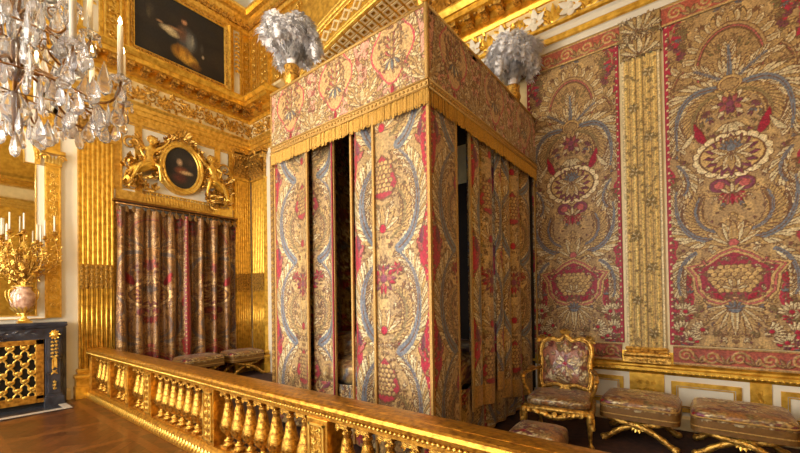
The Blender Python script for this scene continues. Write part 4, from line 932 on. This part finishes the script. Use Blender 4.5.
# ---------------------------------------------------------------- mirror and chimneypiece
FC=-5.30   # centre line of the chimneypiece
t=thing('arched_mirror','tall arched mirror in white and gilt moulding above the dark chimneypiece','mirror',(0,FC,1.42))
hw=.66; ZS=4.02; ra=.52
def arch_outline(hw,zs,r,z0,step=24):
    P=[(-hw,z0),(hw,z0),(hw,zs),(r,zs)]; 
    P+=[(r*math.cos(a),zs+.10+r*1.1*math.sin(a)) for a in np.linspace(0,PI,step)]
    P+=[(-r,zs),(-hw,zs)]; return P
b=MB(); O1=arch_outline(hw,ZS,ra,1.50); b.extrude([Vector((.0,y,z-1.42)) for y,z in O1],(.02,0,0)); b.build('mirror_glass','mirror',t)
def band(mb,A,Bq,x0,x1):
    n=len(A); V=[(x1,y,z-1.42) for y,z in A]+[(x1,y,z-1.42) for y,z in Bq]+[(x0,y,z-1.42) for y,z in A]+[(x0,y,z-1.42) for y,z in Bq]
    F=[]
    for i in range(n): j=(i+1)%n; F+=[(i,j,n+j,n+i),(i,j,2*n+j,2*n+i),(n+i,n+j,3*n+j,3*n+i)]
    mb.add(V,F)
O2=arch_outline(hw+.012,ZS+.012,ra+.012,1.48); b=MB(); band(b,O1,O2,.0,.045); 
O3=arch_outline(hw+.11,ZS+.0,ra+.13,1.44); O4=arch_outline(hw+.125,ZS,ra+.20,1.43); band(b,O3,O4,0,.06)
for k in range(46):
    a=PI*k/45; b.ball((.06,(ra+.165)*math.cos(a),ZS+.10-1.42+(ra+.165)*1.1*math.sin(a)),.024,4,5)
b.build('gilt_edging','gold_bright',t)
b=MB(); band(b,O2,O3,0,.035); b.build('white_band','cream',t)
# gilt strips, capitals and spandrels either side of the mirror
b=MB(); c2=MB()
for s in (-1,1):
    y0,y1=sorted((FC+s*.785,FC+s*.98)); b.box(0,.06,y0,y1,1.44,4.05); b.box(0,.03,min(FC+s*.70,FC+s*.98),max(FC+s*.70,FC+s*.98),4.3,5.3)
    for k in (y0,y1-.02): c2.box(.06,.075,k,k+.02,1.5,4.0)
    c2.scroll((.06,y0+.03,1.6),sy,sz,sx,y1-y0-.06,2.35,rng,.135,.009)
    c2.scroll((.035,min(FC+s*.72,FC+s*.95),4.55),sy,sz,sx,.23,.7,rng,.2,.014)
    ym=(y0+y1)/2
    for k in (-1,1): c2.spiral((.09,ym+k*.10,4.17),sy*k,sz,sx,.065,1.5,.02,seg=14,n=6)
    for k in range(5): c2.leaf((.07,ym+(k-2)*.045,4.05),(0,0,1),sx,.14,.05,.5,4)
    b.box(0,.13,ym-.15,ym+.15,4.24,4.30); b.box(0,.09,y0-.01,y1+.01,4.04,4.08)
b.box(0,.03,FC-1,FC+1,4.95,5.3)
struct('trim_28',b,'gold'); struct('trim_29',c2,'gold_bright')
fp=thing('fireplace','dark blue-grey marble chimneypiece with gilt bronze mounts under the mirror','fireplace',(0,FC,0))
W=.96; b=MB()
b.box(.0,.36,-W-.04,W+.04,1.33,1.375); b.run([(0,-W),(0.30,-W),(.30,W),(0,W)][::1],[(0,1.28),(.02,1.28),(.05,1.32),(.05,1.33),(0,1.33)],inward=1)
b.build('mantel_shelf','marble_dark',fp,bevel=.008)
b=MB(); b.box(0.,.29,-W,W,1.10,1.31); b.build('lintel','marble_dark',fp,bevel=.006)
b=MB(); b.box(.29,.302,-W+.26,W-.26,1.15,1.27); 
for k in range(18): b.leaf((.30,-W+.30+k*.072,1.21),(0,1,.5*(-1)**k),sx,.09,.05,.15,3)
b.build('lintel_frieze','marble_dark',fp)
for s in (-1,1):
    j=MB(); y0,y1=sorted((s*(W-.01),s*(W-.23))); j.box(0,.30,y0,y1,.14,1.11); j.box(.30,.325,y0+.03,y1-.03,.2,1.08); j.box(0,.34,y0-.015,y1+.015,0,.15); j.box(0.,.24,min(s*W,s*(W+.05)),max(s*W,s*(W+.05)),0,1.28)
    jo=j.build('jamb','marble_dark',fp,bevel=.006)
    g=MB(); ym=(y0+y1)/2; g.ball((.335,ym,1.17),.052,8,10,(.7,.9,1.1)); 
    for k in range(9): a=k*.7; g.leaf((.325,ym+.03*math.cos(a),1.17+.04*math.sin(a)),(.1,math.cos(a)*.8,math.sin(a)),sx,.045,.035,.5,3)
    g.ball((.375,ym,1.165),.014,4,5); 
    g.build('gilt_mask','gold_bright',jo); g=MB(); g.scroll((.327,ym-.05,.78),sy,sz,sx,.10,.30,rng,.06,.007); 
    for k in range(10): g.leaf((.33,ym,.80-.015*k),(0,.5*(-1)**k,-1),sx,.07,.03,.2,3)
    g.leaf((.33,ym-.04,.52),(0,1,1),sx,.1,.03,.1,3); g.leaf((.33,ym+.04,.52),(0,-1,1),sx,.1,.03,.1,3); g.build('gilt_mount','gold_bright',jo); g=MB(); g.scroll((.327,ym-.04,.26),sy,sz,sx,.08,.16,rng,.06,.006)
    go=g.build('gilt_mount','gold_bright',jo)
b=MB(); b.box(.01,.24,-W+.23,W-.23,0,1.10); b.build('fire_opening','black_iron',fp)
t=thing('fire_screen','gilt pierced lattice fire screen set in the dark fireplace','fire screen',(.26,FC,0))
b=MB(); y=W-.24; z0,z1=.14,1.10
for (a0,a1,c0,c1) in ((-y,y,z0-.06,z0+.06),(-y,y,z1-.08,z1),(-y,-y+.10,z0,z1),(y-.10,y,z0,z1)): b.box(0,.035,a0,a1,c0,c1)
b.build('frame','gold_old',t,bevel=.005)
b=MB()
for s in (-1,1):
    for k in range(-9,10):
        P=[]
        for i in range(41):
            z=z0+.05+(z1-z0-.12)*i/40; yy=k*.165+s*((z-z0)*.62)+s*.018*math.sin((z-z0)*2*PI/.266*2)
            if -y+.08<yy<y-.08: P.append((.02,yy,z))
        if len(P)>3: b.tube(P,.014,6)
    for i in range(0): pass
for i in range(8):
    for k in range(-9,10):
        yy=k*.165+(.0825 if i%2 else 0); z=z0+.05+.133*i
        if abs(yy)<y-.1 and z<z1-.08: b.ball((.032,yy,z),.028,5,8,(.5,1.4,1.0))
b.build('lattice','gold_bright',t)
b=MB(); b.box(0,.80,FC-1.15,FC+.98,.0,.012); struct('trim_30',b,'marble_dark')
b=MB()
b.box(.68,.80,FC-1.15,FC+.98,0,.016); b.box(0.36,.68,FC+.88,FC+.98,0,.016); struct('trim_31',b,'marble_pale')
# ---------------------------------------------------------------- seating
b=MB(); b.extrude([Vector(p) for p in ((.3,-3.7,.001),(10.25,-3.7,.001),(10.25,-.1,.001),(1.0,-.1,.001),(1.0,-.85,.001),(.3,-.85,.001))],(0,0,.01)); o=b.build('carpet','carpet'); tag(o,'dark reddish brown carpet behind the balustrade, under the bed and seats','carpet')
def seatcloth(seed,base):
    c=Canvas(1.6,1.6,.008,srgb(*base)); r=random.Random(seed); filler(c,r,520,0,0,1.6,1.6,[GOLD,CREAM,srgb(120,40,44),TAN,GOLD,CREAM,OLIVE],(.06,.12))
    for x,y in ((.8,.8),(.4,.5),(1.2,.5),(.4,1.1),(1.2,1.1)): c.fan(x,y,0,5.8,9,.13,.05,[CREAM,GOLD,PURP]); c.disc(x,y,.03,.03,CRIM)
    return c
SC=seatcloth(21,(150,100,48)); SC2=seatcloth(22,(166,104,76))
ch=thing('armchair','carved gilt armchair upholstered in flowered brocade, against the embroidered wall beside the bed','chair',(7.40,-1.10,.012),.10)
W,D=.34,.31
def cabriole(x,y,ox,oy,h,back=False):
    m_=MB(); P=[(x,y,h),(x+ox*.03,y+oy*.03,h-.07),(x+ox*.015,y+oy*.015,h-.17),(x-ox*.01,y-oy*.01,h-.28),(x+ox*.012,y+oy*.012,.03),(x+ox*.03,y+oy*.03,.012)]
    P=bez(P,14); m_.tube(P,[.042,.046,.044,.04,.036,.031,.027,.023,.020,.018,.018,.022,.028,.022],10)
    m_.ball((x+ox*.035,y+oy*.035,.022),.026,5,8); 
    for k in (-1,0,1): m_.leaf((x+ox*.045,y+oy*.045,h-.02),(0,0,-1),(ox+k*.7*oy,oy-k*.7*ox,0),.15,.05,.15,4)
    return m_
for x,y,ox,oy in ((-W,-D,-.7,-.7),(W,-D,.7,-.7),(-W+.04,D,-.4,.8),(W-.04,D,.4,.8)): cabriole(x,y,ox,oy,.38).build('leg','gold_carved',ch)
b=MB()
def rail(P,r,mb,n=8): mb.tube(bez(P,16),r,n)
rail([(-W,-D,.35),(-W*.5,-D-.06,.38),(-.1,-D-.05,.30),(0,-D-.05,.25),(.1,-D-.05,.30),(W*.5,-D-.06,.38),(W,-D,.35)],.032,b)
rail([(-W,-D,.36),(-W*.5,-D-.05,.40),(0,-D-.06,.37),(W*.5,-D-.05,.40),(W,-D,.36)],.034,b)
for s in (-1,1): rail([(s*W,-D,.37),(s*(W+.03),0,.34),(s*(W-.04),D,.37)],.034,b)
rail([(-W+.04,D,.37),(0,D,.35),(W-.04,D,.37)],.03,b)
b.box(-W+.02,W-.02,-D+.01,D-.01,.35,.40)
for k in range(-3,4): b.leaf((k*.085,-D-.085,.37),(k*.5,-.2,-1),(0,-1,0),.055-.005*abs(k),.06,.4,4)
b.build('seat_rail','gold_carved',ch)
o=cushion_mesh('seat',SC,0,0,.385,.50,.67,.60,'brocade_seat',ch,e=.5,nu=60,nv=20); o.location=(0,-.01,0)
TL=.17
def bk(x,z,off=0): return (x,D+.0+(z-.4)*TL+off,z)
out=[(-.27,.50),(-.30,.62),(-.285,.8),(-.305,.95),(-.27,1.07),(-.18,1.11),(-.08,1.09),(0,1.15),(.08,1.09),(.18,1.11),(.27,1.07),(.305,.95),(.285,.8),(.30,.62),(.27,.50),(.12,.535),(0,.51),(-.12,.535),(-.27,.50)]
sm=[]
for i in range(len(out)-1):
    p0=out[i-1] if i else out[-2];p1=out[i];p2=out[i+1];p3=out[(i+2)] if i+2<len(out) else out[1]
    for k in range(5):
        t=k/5; sm.append(tuple(.5*((2*p1[j])+(-p0[j]+p2[j])*t+(2*p0[j]-5*p1[j]+4*p2[j]-p3[j])*t*t+(-p0[j]+3*p1[j]-3*p2[j]+p3[j])*t**3) for j in (0,1)))
sm.append(sm[0]); b=MB(); b.tube([bk(x,z) for x,z in sm],.030,8,cap=False); b.tube([bk(x*.93,.8+(z-.8)*.94,-.028) for x,z in sm],.010,6,cap=False)
for x,z,a in ((0,1.16,0),(-.27,1.08,-.8),(.27,1.08,.8),(0,.52,PI)):
    for k in range(5): q=a+(k-2)*.45; b.leaf(bk(x,z,-.02),(math.sin(q),0,math.cos(q)),(0,-1,0),.085,.045,.4,4)
for s in (-1,1): b.tube([bk(s*.27,.52),(s*(W-.04),D,.38)],.028,8)
b.build('back_frame','gold_carved',ch)
rr=np.linspace(0,1,26)[:,None]; A_=np.array(sm)[:-1]; A_=np.vstack([A_,A_[:1]]); cx_,cz_=0,.8; X_=cx_+(A_[None,:,0]-cx_)*rr*.97; Z_=cz_+(A_[None,:,1]-cz_)*rr*.97
Pd=.045*(1-rr**3)*np.ones_like(X_); P=np.stack([X_,D+(Z_-.4)*TL-.012-Pd,Z_],-1); C,Z=SC2.sample(X_+.8,Z_); o=cloth('back_upholstery',P[:,::-1],C[:,::-1],Z[:,::-1],'brocade_seat',ch)
for s in (-1,1):
    b=MB(); b.tube(bez([bk(s*.29,.74),(s*.34,.20,.73),(s*.40,.05,.74),(s*.41,-.10,.70),(s*.39,-.20,.69)],16),[.022]*12+[.026,.03,.032,.02],8); b.tube(bez([(s*.39,-.17,.69),(s*.41,-.20,.60),(s*.33,-.12,.55),(s*.33,-.10,.40)],14),.022,8)
    b.spiral((s*.39,-.19,.685),sy,sz,sx,.035,1.1,.012,seg=10,n=5); ao=b.build('armrest','gold_carved',ch)
    p=MB(); p.tube(bez([(s*.325,.17,.757),(s*.36,.08,.765),(s*.385,.0,.757)],8),[.012,.022,.026,.027,.027,.025,.02,.01],8); p.build('arm_pad','velvet_gold',ao)
def stool(label,loc,rz,w=.84,d=.66,h=.50,cloth_=None,parts=True,group='gilt folding stools'):
    t=thing('folding_stool',label,'stool',loc,rz,group)
    cushion_mesh('cushion',cloth_ or SC,0,0,h-.17,h,w,d,'brocade_seat',t,e=.25,nu=80,nv=30)
    b=MB(); P=[]; n=80
    for i in range(n+1):
        a=2*PI*i/n; f=lambda q:math.copysign(abs(q)**.22,q); P.append((w/2*1.005*f(math.cos(a)),d/2*1.005*f(math.sin(a)),h-.075))
    b.tube(P,.010,6,cap=False); b.tube([(x*1.002,y*1.002,h-.17) for x,y,z in P],.009,6,cap=False); b.build('braid','braid',t)
    g=MB(); V=[]
    for i in range(n): x,y,z=P[i]; k=1+.012*(i%2); V+=[(x*k,y*k,h-.10),(x*k*1.01,y*k*1.01,h-.22)]
    g.add(V,[(2*i,2*((i+1)%n),2*((i+1)%n)+1,2*i+1) for i in range(n)],True); g.build('skirt','velvet_gold',t)
    for sd in (-1,1):
        y=sd*(d/2-.07)
        for s in (-1,1):
            l=MB(); yy=y+s*.018
            Pq=bez([(s*w*.42,yy,h-.19),(s*w*.30,yy,h*.44),(0,yy,h*.50),(-s*w*.26,yy,h*.42),(-s*w*.34,yy,h*.10),(-s*w*.46,yy,.03)],22)
            l.tube(Pq,[.028+.008*math.sin(i*.9)**2 for i in range(22)],8); l.ball((-s*w*.455,yy,.035),.036,6,8,(1.2,1,1))
            for k in range(3,20,3): q=Pq[k]; l.leaf((q[0],yy+sd*.02,q[2]),Vector(Pq[k+1])-Vector(Pq[k-1]),(0,sd,0),.09,.05,.25,3)
            l.build('leg','gold_carved',t)
        r_=MB(); c_=(0,y+sd*.03,h*.43); r_.ball(c_,.04,6,10,(1,.5,1)); 
        for k in range(10): a=k*PI/5; r_.leaf(c_,(math.cos(a),0,math.sin(a)),(0,sd,0),.065,.035,.3,3)
        r_.build('rosette','gold_bright',t)
    s_=MB(); s_.tube([(0,-d/2+.07,h*.43),(0,d/2-.07,h*.43)],.018,8); s_.build('stretcher','gold_old',t)
    return t
z=.012
stool('gilt folding stool with flowered brocade seat, next to the armchair',(8.17,-.70,z),0,.74,.68)
stool('gilt folding stool with flowered brocade seat, second to the right of the armchair',(9.03,-.70,z),0,.78,.68)
stool('gilt folding stool cut off by the right edge of the photo',(9.90,-.72,z),0,.80,.68)
stool('dark brocade stool behind the balustrade, in front of the brocade curtain',(.55,-2.25,z),PI/2+.05,.80,.62,.56)
stool('dark brocade stool behind the balustrade, nearer the bed and the room corner',(.52,-1.28,z),PI/2-.04,.78,.62,.56)
t=thing('footstool','low brocade footstool on the carpet in front of the armchair','footstool',(7.42,-1.98,z),.06)
cushion_mesh('cushion',SC,0,0,.12,.33,.50,.46,'brocade_seat',t,e=.3,nu=50,nv=22)
for x in (-.19,.19):
    for y in (-.17,.17): b=MB(); b.lathe((x,y,0),[(.012,0),(.03,.02),(.022,.05),(.034,.08),(.03,.13)],10); b.build('foot','gold_carved',t)
b=MB(); b.box(-.22,.22,-.20,.20,.08,.16); b.build('frame','gold_carved',t,bevel=.01)
# ---------------------------------------------------------------- candelabrum on the chimneypiece
def candle(mb_parent,x,y,z,h,r,lit,drip=True):
    b=MB(); b.lathe((x,y,z),[(r,0),(r,h*.5),(r*.92,h),(r*.4,h+.004)],10); c=b.build('candle','wax',mb_parent)
    w=MB(); w.tube([(x,y,z+h),(x,y,z+h+.012)],.0015,4); w.build('wick','black_iron',c)
    if lit: f=MB(); f.lathe((x,y,z+h+.006),[(.001,0),(.010,.010),(.0135,.022),(.009,.042),(.001,.066)],8); f.build('flame','flame',c)
    return c
def candelabrum(label,loc,seed):
    t=thing('candelabrum',label,'candelabrum',loc); r=random.Random(seed)
    b=MB(); b.box(-.085,.085,-.085,.085,0,.03); b.lathe((0,0,.03),[(.075,0),(.07,.02),(.035,.05),(.03,.10),(.05,.13)],16); b.build('base','gold_bright',t)
    b=MB(); b.lathe((0,0,.16),[(.04,0),(.085,.05),(.125,.14),(.14,.24),(.135,.30),(.095,.36),(.085,.40),(.11,.43)],24); v=b.build('vase','marble_pink',t)
    g=MB(); 
    for s in (-1,1): g.tube(bez([(0,s*.09,.55),(0,s*.20,.58),(0,s*.19,.42),(0,s*.12,.32)],12),.012,6)
    g.lathe((0,0,.58),[(.112,0),(.118,.01),(.112,.02)],20)
    for k in range(10): a=k*PI/5; g.leaf((.06*math.cos(a),.06*math.sin(a),.165),(math.cos(a)*.8,math.sin(a)*.8,1),(math.cos(a),math.sin(a),-.5),.13,.05,.0,4)
    g.build('vase_mount','gold_bright',t)
    arms=[(0,0,1.50)]+[(.20*math.cos(a),.25*math.sin(a),z_) for a,z_ in ((PI/2,1.42),(-PI/2,1.38),(PI/4,1.30),(-PI/4,1.46),(3*PI/4,1.36),(-.75*PI,1.32))]+[(.06,.36,1.50)]
    br=MB(); lf=MB()
    for ax_,ay_,az_ in arms:
        P=bez([(0,0,.6),(ax_*.4,ay_*.4,.85),(ax_*1.5,ay_*1.5,.85),(ax_*1.1,ay_*1.1,1.12),(ax_,ay_,az_-.05)],16); br.tube(P,.010,6)
        br.lathe((ax_,ay_,az_-.06),[(.012,0),(.04,.02),(.045,.03),(.02,.035),(.022,.07)],10)
        for q in P[3:]: 
            for _ in range(3): d=Vector((r.uniform(-1,1),r.uniform(-1,1),r.uniform(-.3,1))); lf.leaf(q,d,d.orthogonal(),r.uniform(.04,.075),.03,.5,4)
    for _ in range(80):
        a=r.uniform(0,2*PI); e=r.uniform(0,1)**.5; z_=r.uniform(.62,1.30); R_=.30*math.sin(PI*min(1,(z_-.5)/.95))*e
        c=Vector((R_*math.cos(a)*.7,R_*math.sin(a)*1.05,z_)); d0=Vector((math.cos(a)*.7,math.sin(a),r.uniform(-.3,.6)))
        br.tube([(0,0,.62+.2*(z_-.6)),c*.6+Vector((0,0,.2)),c],.004,4)
        u=d0.orthogonal().normalized(); w=d0.normalized().cross(u)
        for k in range(6): q=u*math.cos(k*1.047)+w*math.sin(k*1.047); lf.leaf(c,q+d0.normalized()*.5,d0,.036,.026,-.3,3)
        lf.ball(c+d0.normalized()*.01,.014,4,6)
    br.build('branches','gold_old',t); lf.build('gilt_flowers','gold_bright',t)
    for ax_,ay_,az_ in arms: candle(t,ax_,ay_,az_,.27,.012,False)
    return t
candelabrum('gilt flower candelabrum with white candles in a pink marble vase, on the chimneypiece',(.20,-4.80,1.376),4)
# ---------------------------------------------------------------- chandelier
CH=Vector((5.10,-5.46,0)); t=thing('crystal_chandelier','large rock crystal chandelier with candles hanging at the upper left of the photo','chandelier',(CH.x,CH.y,2.7))
ZB=3.06; r=random.Random(31)
b=MB(); b.tube([(0,0,.1),(0,0,TOP-ZB-.02)],.012,8); b.build('stem','bronze',t)
b=MB()
for z_,R_,h_ in ((.18,.09,.22),(.48,.12,.30),(.85,.16,.34),(1.25,.10,.28),(1.6,.13,.3),(2.0,.08,.25)):
    b.lathe((0,0,z_),[(.02,0),(R_*.6,h_*.15),(R_,h_*.45),(R_*.7,h_*.75),(.03,h_)],9,smooth=False)
b.build('stem_crystals','crystal',t)
def drop(mb,p,h,w,az):
    R=Matrix.Rotation(az,3,'Z'); mb.lathe(p,[(.002,0),(w*.62,-.0+ -h*.0+h*.0),(w*.3,h*.0)],3) if 0 else None
    prof=[(w*.10,0),(w*.75,h*.10),(w,h*.30),(w*.78,h*.52),(w*.34,h*.80),(w*.05,h)]
    V=[];n=6
    for rr_,zz_ in prof:
        for k in range(n): q=R@Vector((rr_*math.cos(2*PI*k/n),rr_*.45*math.sin(2*PI*k/n),zz_-h)); V.append(q+Vector(p))
    m_=len(prof); mb.add(V,[(i*n+k,i*n+(k+1)%n,(i+1)*n+(k+1)%n,(i+1)*n+k) for i in range(m_-1) for k in range(n)]+[tuple(range(n))[::-1],tuple((m_-1)*n+k for k in range(n))],False)
DR=[]
tiers=[(.62,.62,10,0.36),(.40,1.02,8,.32),(.26,1.45,6,.26)]
for ti,(R_,Z_,n_,cl) in enumerate(tiers):
    for k in range(n_):
        a=2*PI*k/n_+.31+ti*.3; d=Vector((math.cos(a),math.sin(a),0)); rr_=R_
        P=bez([sz*(Z_-.10),d*R_*.35+sz*(Z_+.12),d*R_*.55+sz*(Z_-.36),d*R_*1.02+sz*(Z_-.30),d*R_+sz*(Z_-.06)],18)
        m_=MB(); m_.tube(P,[.010]*6+[.008]*12,6); m_.spiral(d*R_*.5+sz*(Z_+.02),d,sz,d.cross(sz),.06,1.1,.006,seg=12,n=4); ar=m_.build('arm','bronze',t)
        e=P[-1]; c=MB(); c.lathe(e,[(.012,0),(.05,.006),(.068,.02),(.06,.024),(.02,.012),(.018,.05),(.022,.055)],12,smooth=False)
        for q in range(8): 
            aa=q*PI/4; drop(c,Vector(e)+Vector((.062*math.cos(aa),.062*math.sin(aa),.005)),.05,.012,aa)
        c.build('drip_pan','crystal',ar)
        candle(ar,e[0],e[1],e[2]+.05,cl,.019,True)
        DR.append((Vector(e)+sz*-.01,.15,.042,a))
        for f in (4,7,10,13,15):
            q=Vector(P[f]); DR.append((q+Vector((r.uniform(-.02,.02),r.uniform(-.02,.02),-.012)),r.uniform(.10,.17),r.uniform(.026,.042),r.uniform(0,PI)))
        # raised finials of crystal between the candles
        a2=a+PI/n_; d2=Vector((math.cos(a2),math.sin(a2),0)); DR.append((d2*R_*.78+sz*(Z_+.16),.26,.05,a2)); DR.append((d2*R_*.9+sz*(Z_-.14),.18,.05,a2)); DR.append((d2*R_*.6+sz*(Z_+.02),.2,.055,a2))
        DR.append((d2*R_*.72+sz*(Z_-.22),.17,.05,a2)); DR.append((d*R_*.8+sz*(Z_-.25),.16,.046,a))
for k in range(9): a=k*.7; DR.append((Vector((.16*math.cos(a),.16*math.sin(a),.24)),.17,.05,a)); DR.append((Vector((.30*math.cos(a+.3),.30*math.sin(a+.3),.36)),.17,.048,a))
DR.append((Vector((0,0,.16)),.2,.07,0))
cam=Vector((8.73,-5.876,1.65))-Vector((CH.x,CH.y,ZB)); DR.sort(key=lambda q:(q[0]-cam).length-6*q[2])
for q in DR[:98]: m_=MB(); drop(m_,*q); m_.build('crystal_drop','crystal',t)
m_=MB(); [drop(m_,*q) for q in DR[98:]]; o=m_.build('crystal_drops','crystal',t); o['kind']='stuff'
m_=MB()
for R_,z_ in ((.50,.36),(.36,.72),(.24,1.18)):
    m_=MB(); m_.tube([(R_*math.cos(a),R_*math.sin(a),z_) for a in np.linspace(0,2*PI,40)],.006,5,cap=False)
    for k in range(6): a=k*PI/3; m_.tube([(0,0,z_+.04),(R_*math.cos(a),R_*math.sin(a),z_)],.005,5)
    m_.build('ring','bronze',t)
m_=MB()
for R_,z_,n_ in ((.50,.36,44),(.36,.72,32)):
    for k in range(n_): a=2*PI*k/n_; m_.ball((R_*math.cos(a),R_*math.sin(a),z_-.02),.018,4,6)
o=m_.build('crystal_beads','crystal',t); o['kind']='stuff'
# ---------------------------------------------------------------- light and camera
def area(x,y,z,w,h,e,col,rx,rz=0):
    l=bpy.data.lights.new('daylight','AREA'); l.shape='RECTANGLE'; l.size=w; l.size_y=h; l.energy=e; l.color=col
    o=bpy.data.objects.new('daylight',l); COL.objects.link(o); o.location=(x,y,z); o.rotation_euler=(rx,0,rz); return o
for i,w in enumerate(WX): area(w,FY-.35,3.1,1.85,4.4,(430,280,90)[i],(1,.94,.84),PI/2+.12)
for k in range(4):
    l=bpy.data.lights.new('chandelier_light','POINT'); l.energy=34; l.color=(1,.80,.50); l.shadow_soft_size=.12; o=bpy.data.objects.new('chandelier_light',l); COL.objects.link(o); a=k*PI/2+.5; o.location=(CH.x+.5*math.cos(a),CH.y+.5*math.sin(a),ZB+1.75)
wd=bpy.data.worlds.new('sky'); bpy.context.scene.world=wd; wd.use_nodes=True; wd.node_tree.nodes['Background'].inputs[0].default_value=(.75,.85,1,1); wd.node_tree.nodes['Background'].inputs[1].default_value=1.
cd=bpy.data.cameras.new('camera'); co=bpy.data.objects.new('camera',cd); COL.objects.link(co)
f_,pit,rol,yaw,py,Cx,Cy=380.784723733559, 0.011923973390853009, -0.015098480381270336, 0.6663900083095935, 295.6872066828527, 8.730342353710112, -5.875902354595654
rt=Vector((math.cos(yaw),math.sin(yaw),0)); fw=Vector((-math.sin(yaw),math.cos(yaw),0)); up=Vector((0,0,1))
fw2=fw*math.cos(pit)+up*math.sin(pit); up2=-fw*math.sin(pit)+up*math.cos(pit); r2=rt*math.cos(rol)+up2*math.sin(rol); u2=-rt*math.sin(rol)+up2*math.cos(rol)
M=Matrix((r2,u2,-fw2)).transposed().to_4x4(); M.translation=(Cx,Cy,1.65); co.matrix_world=M
cd.sensor_width=36; cd.lens=f_/800*36; cd.shift_y=(py-226.5)/800; cd.clip_start=.05
sc=bpy.context.scene; sc.camera=co
sc.view_settings.view_transform='Standard'; sc.view_settings.look='None'; sc.view_settings.gamma=1; sc.view_settings.exposure=0.6
sc.cycles.use_denoising=True
sc.cycles.max_bounces=10; sc.cycles.transmission_bounces=8
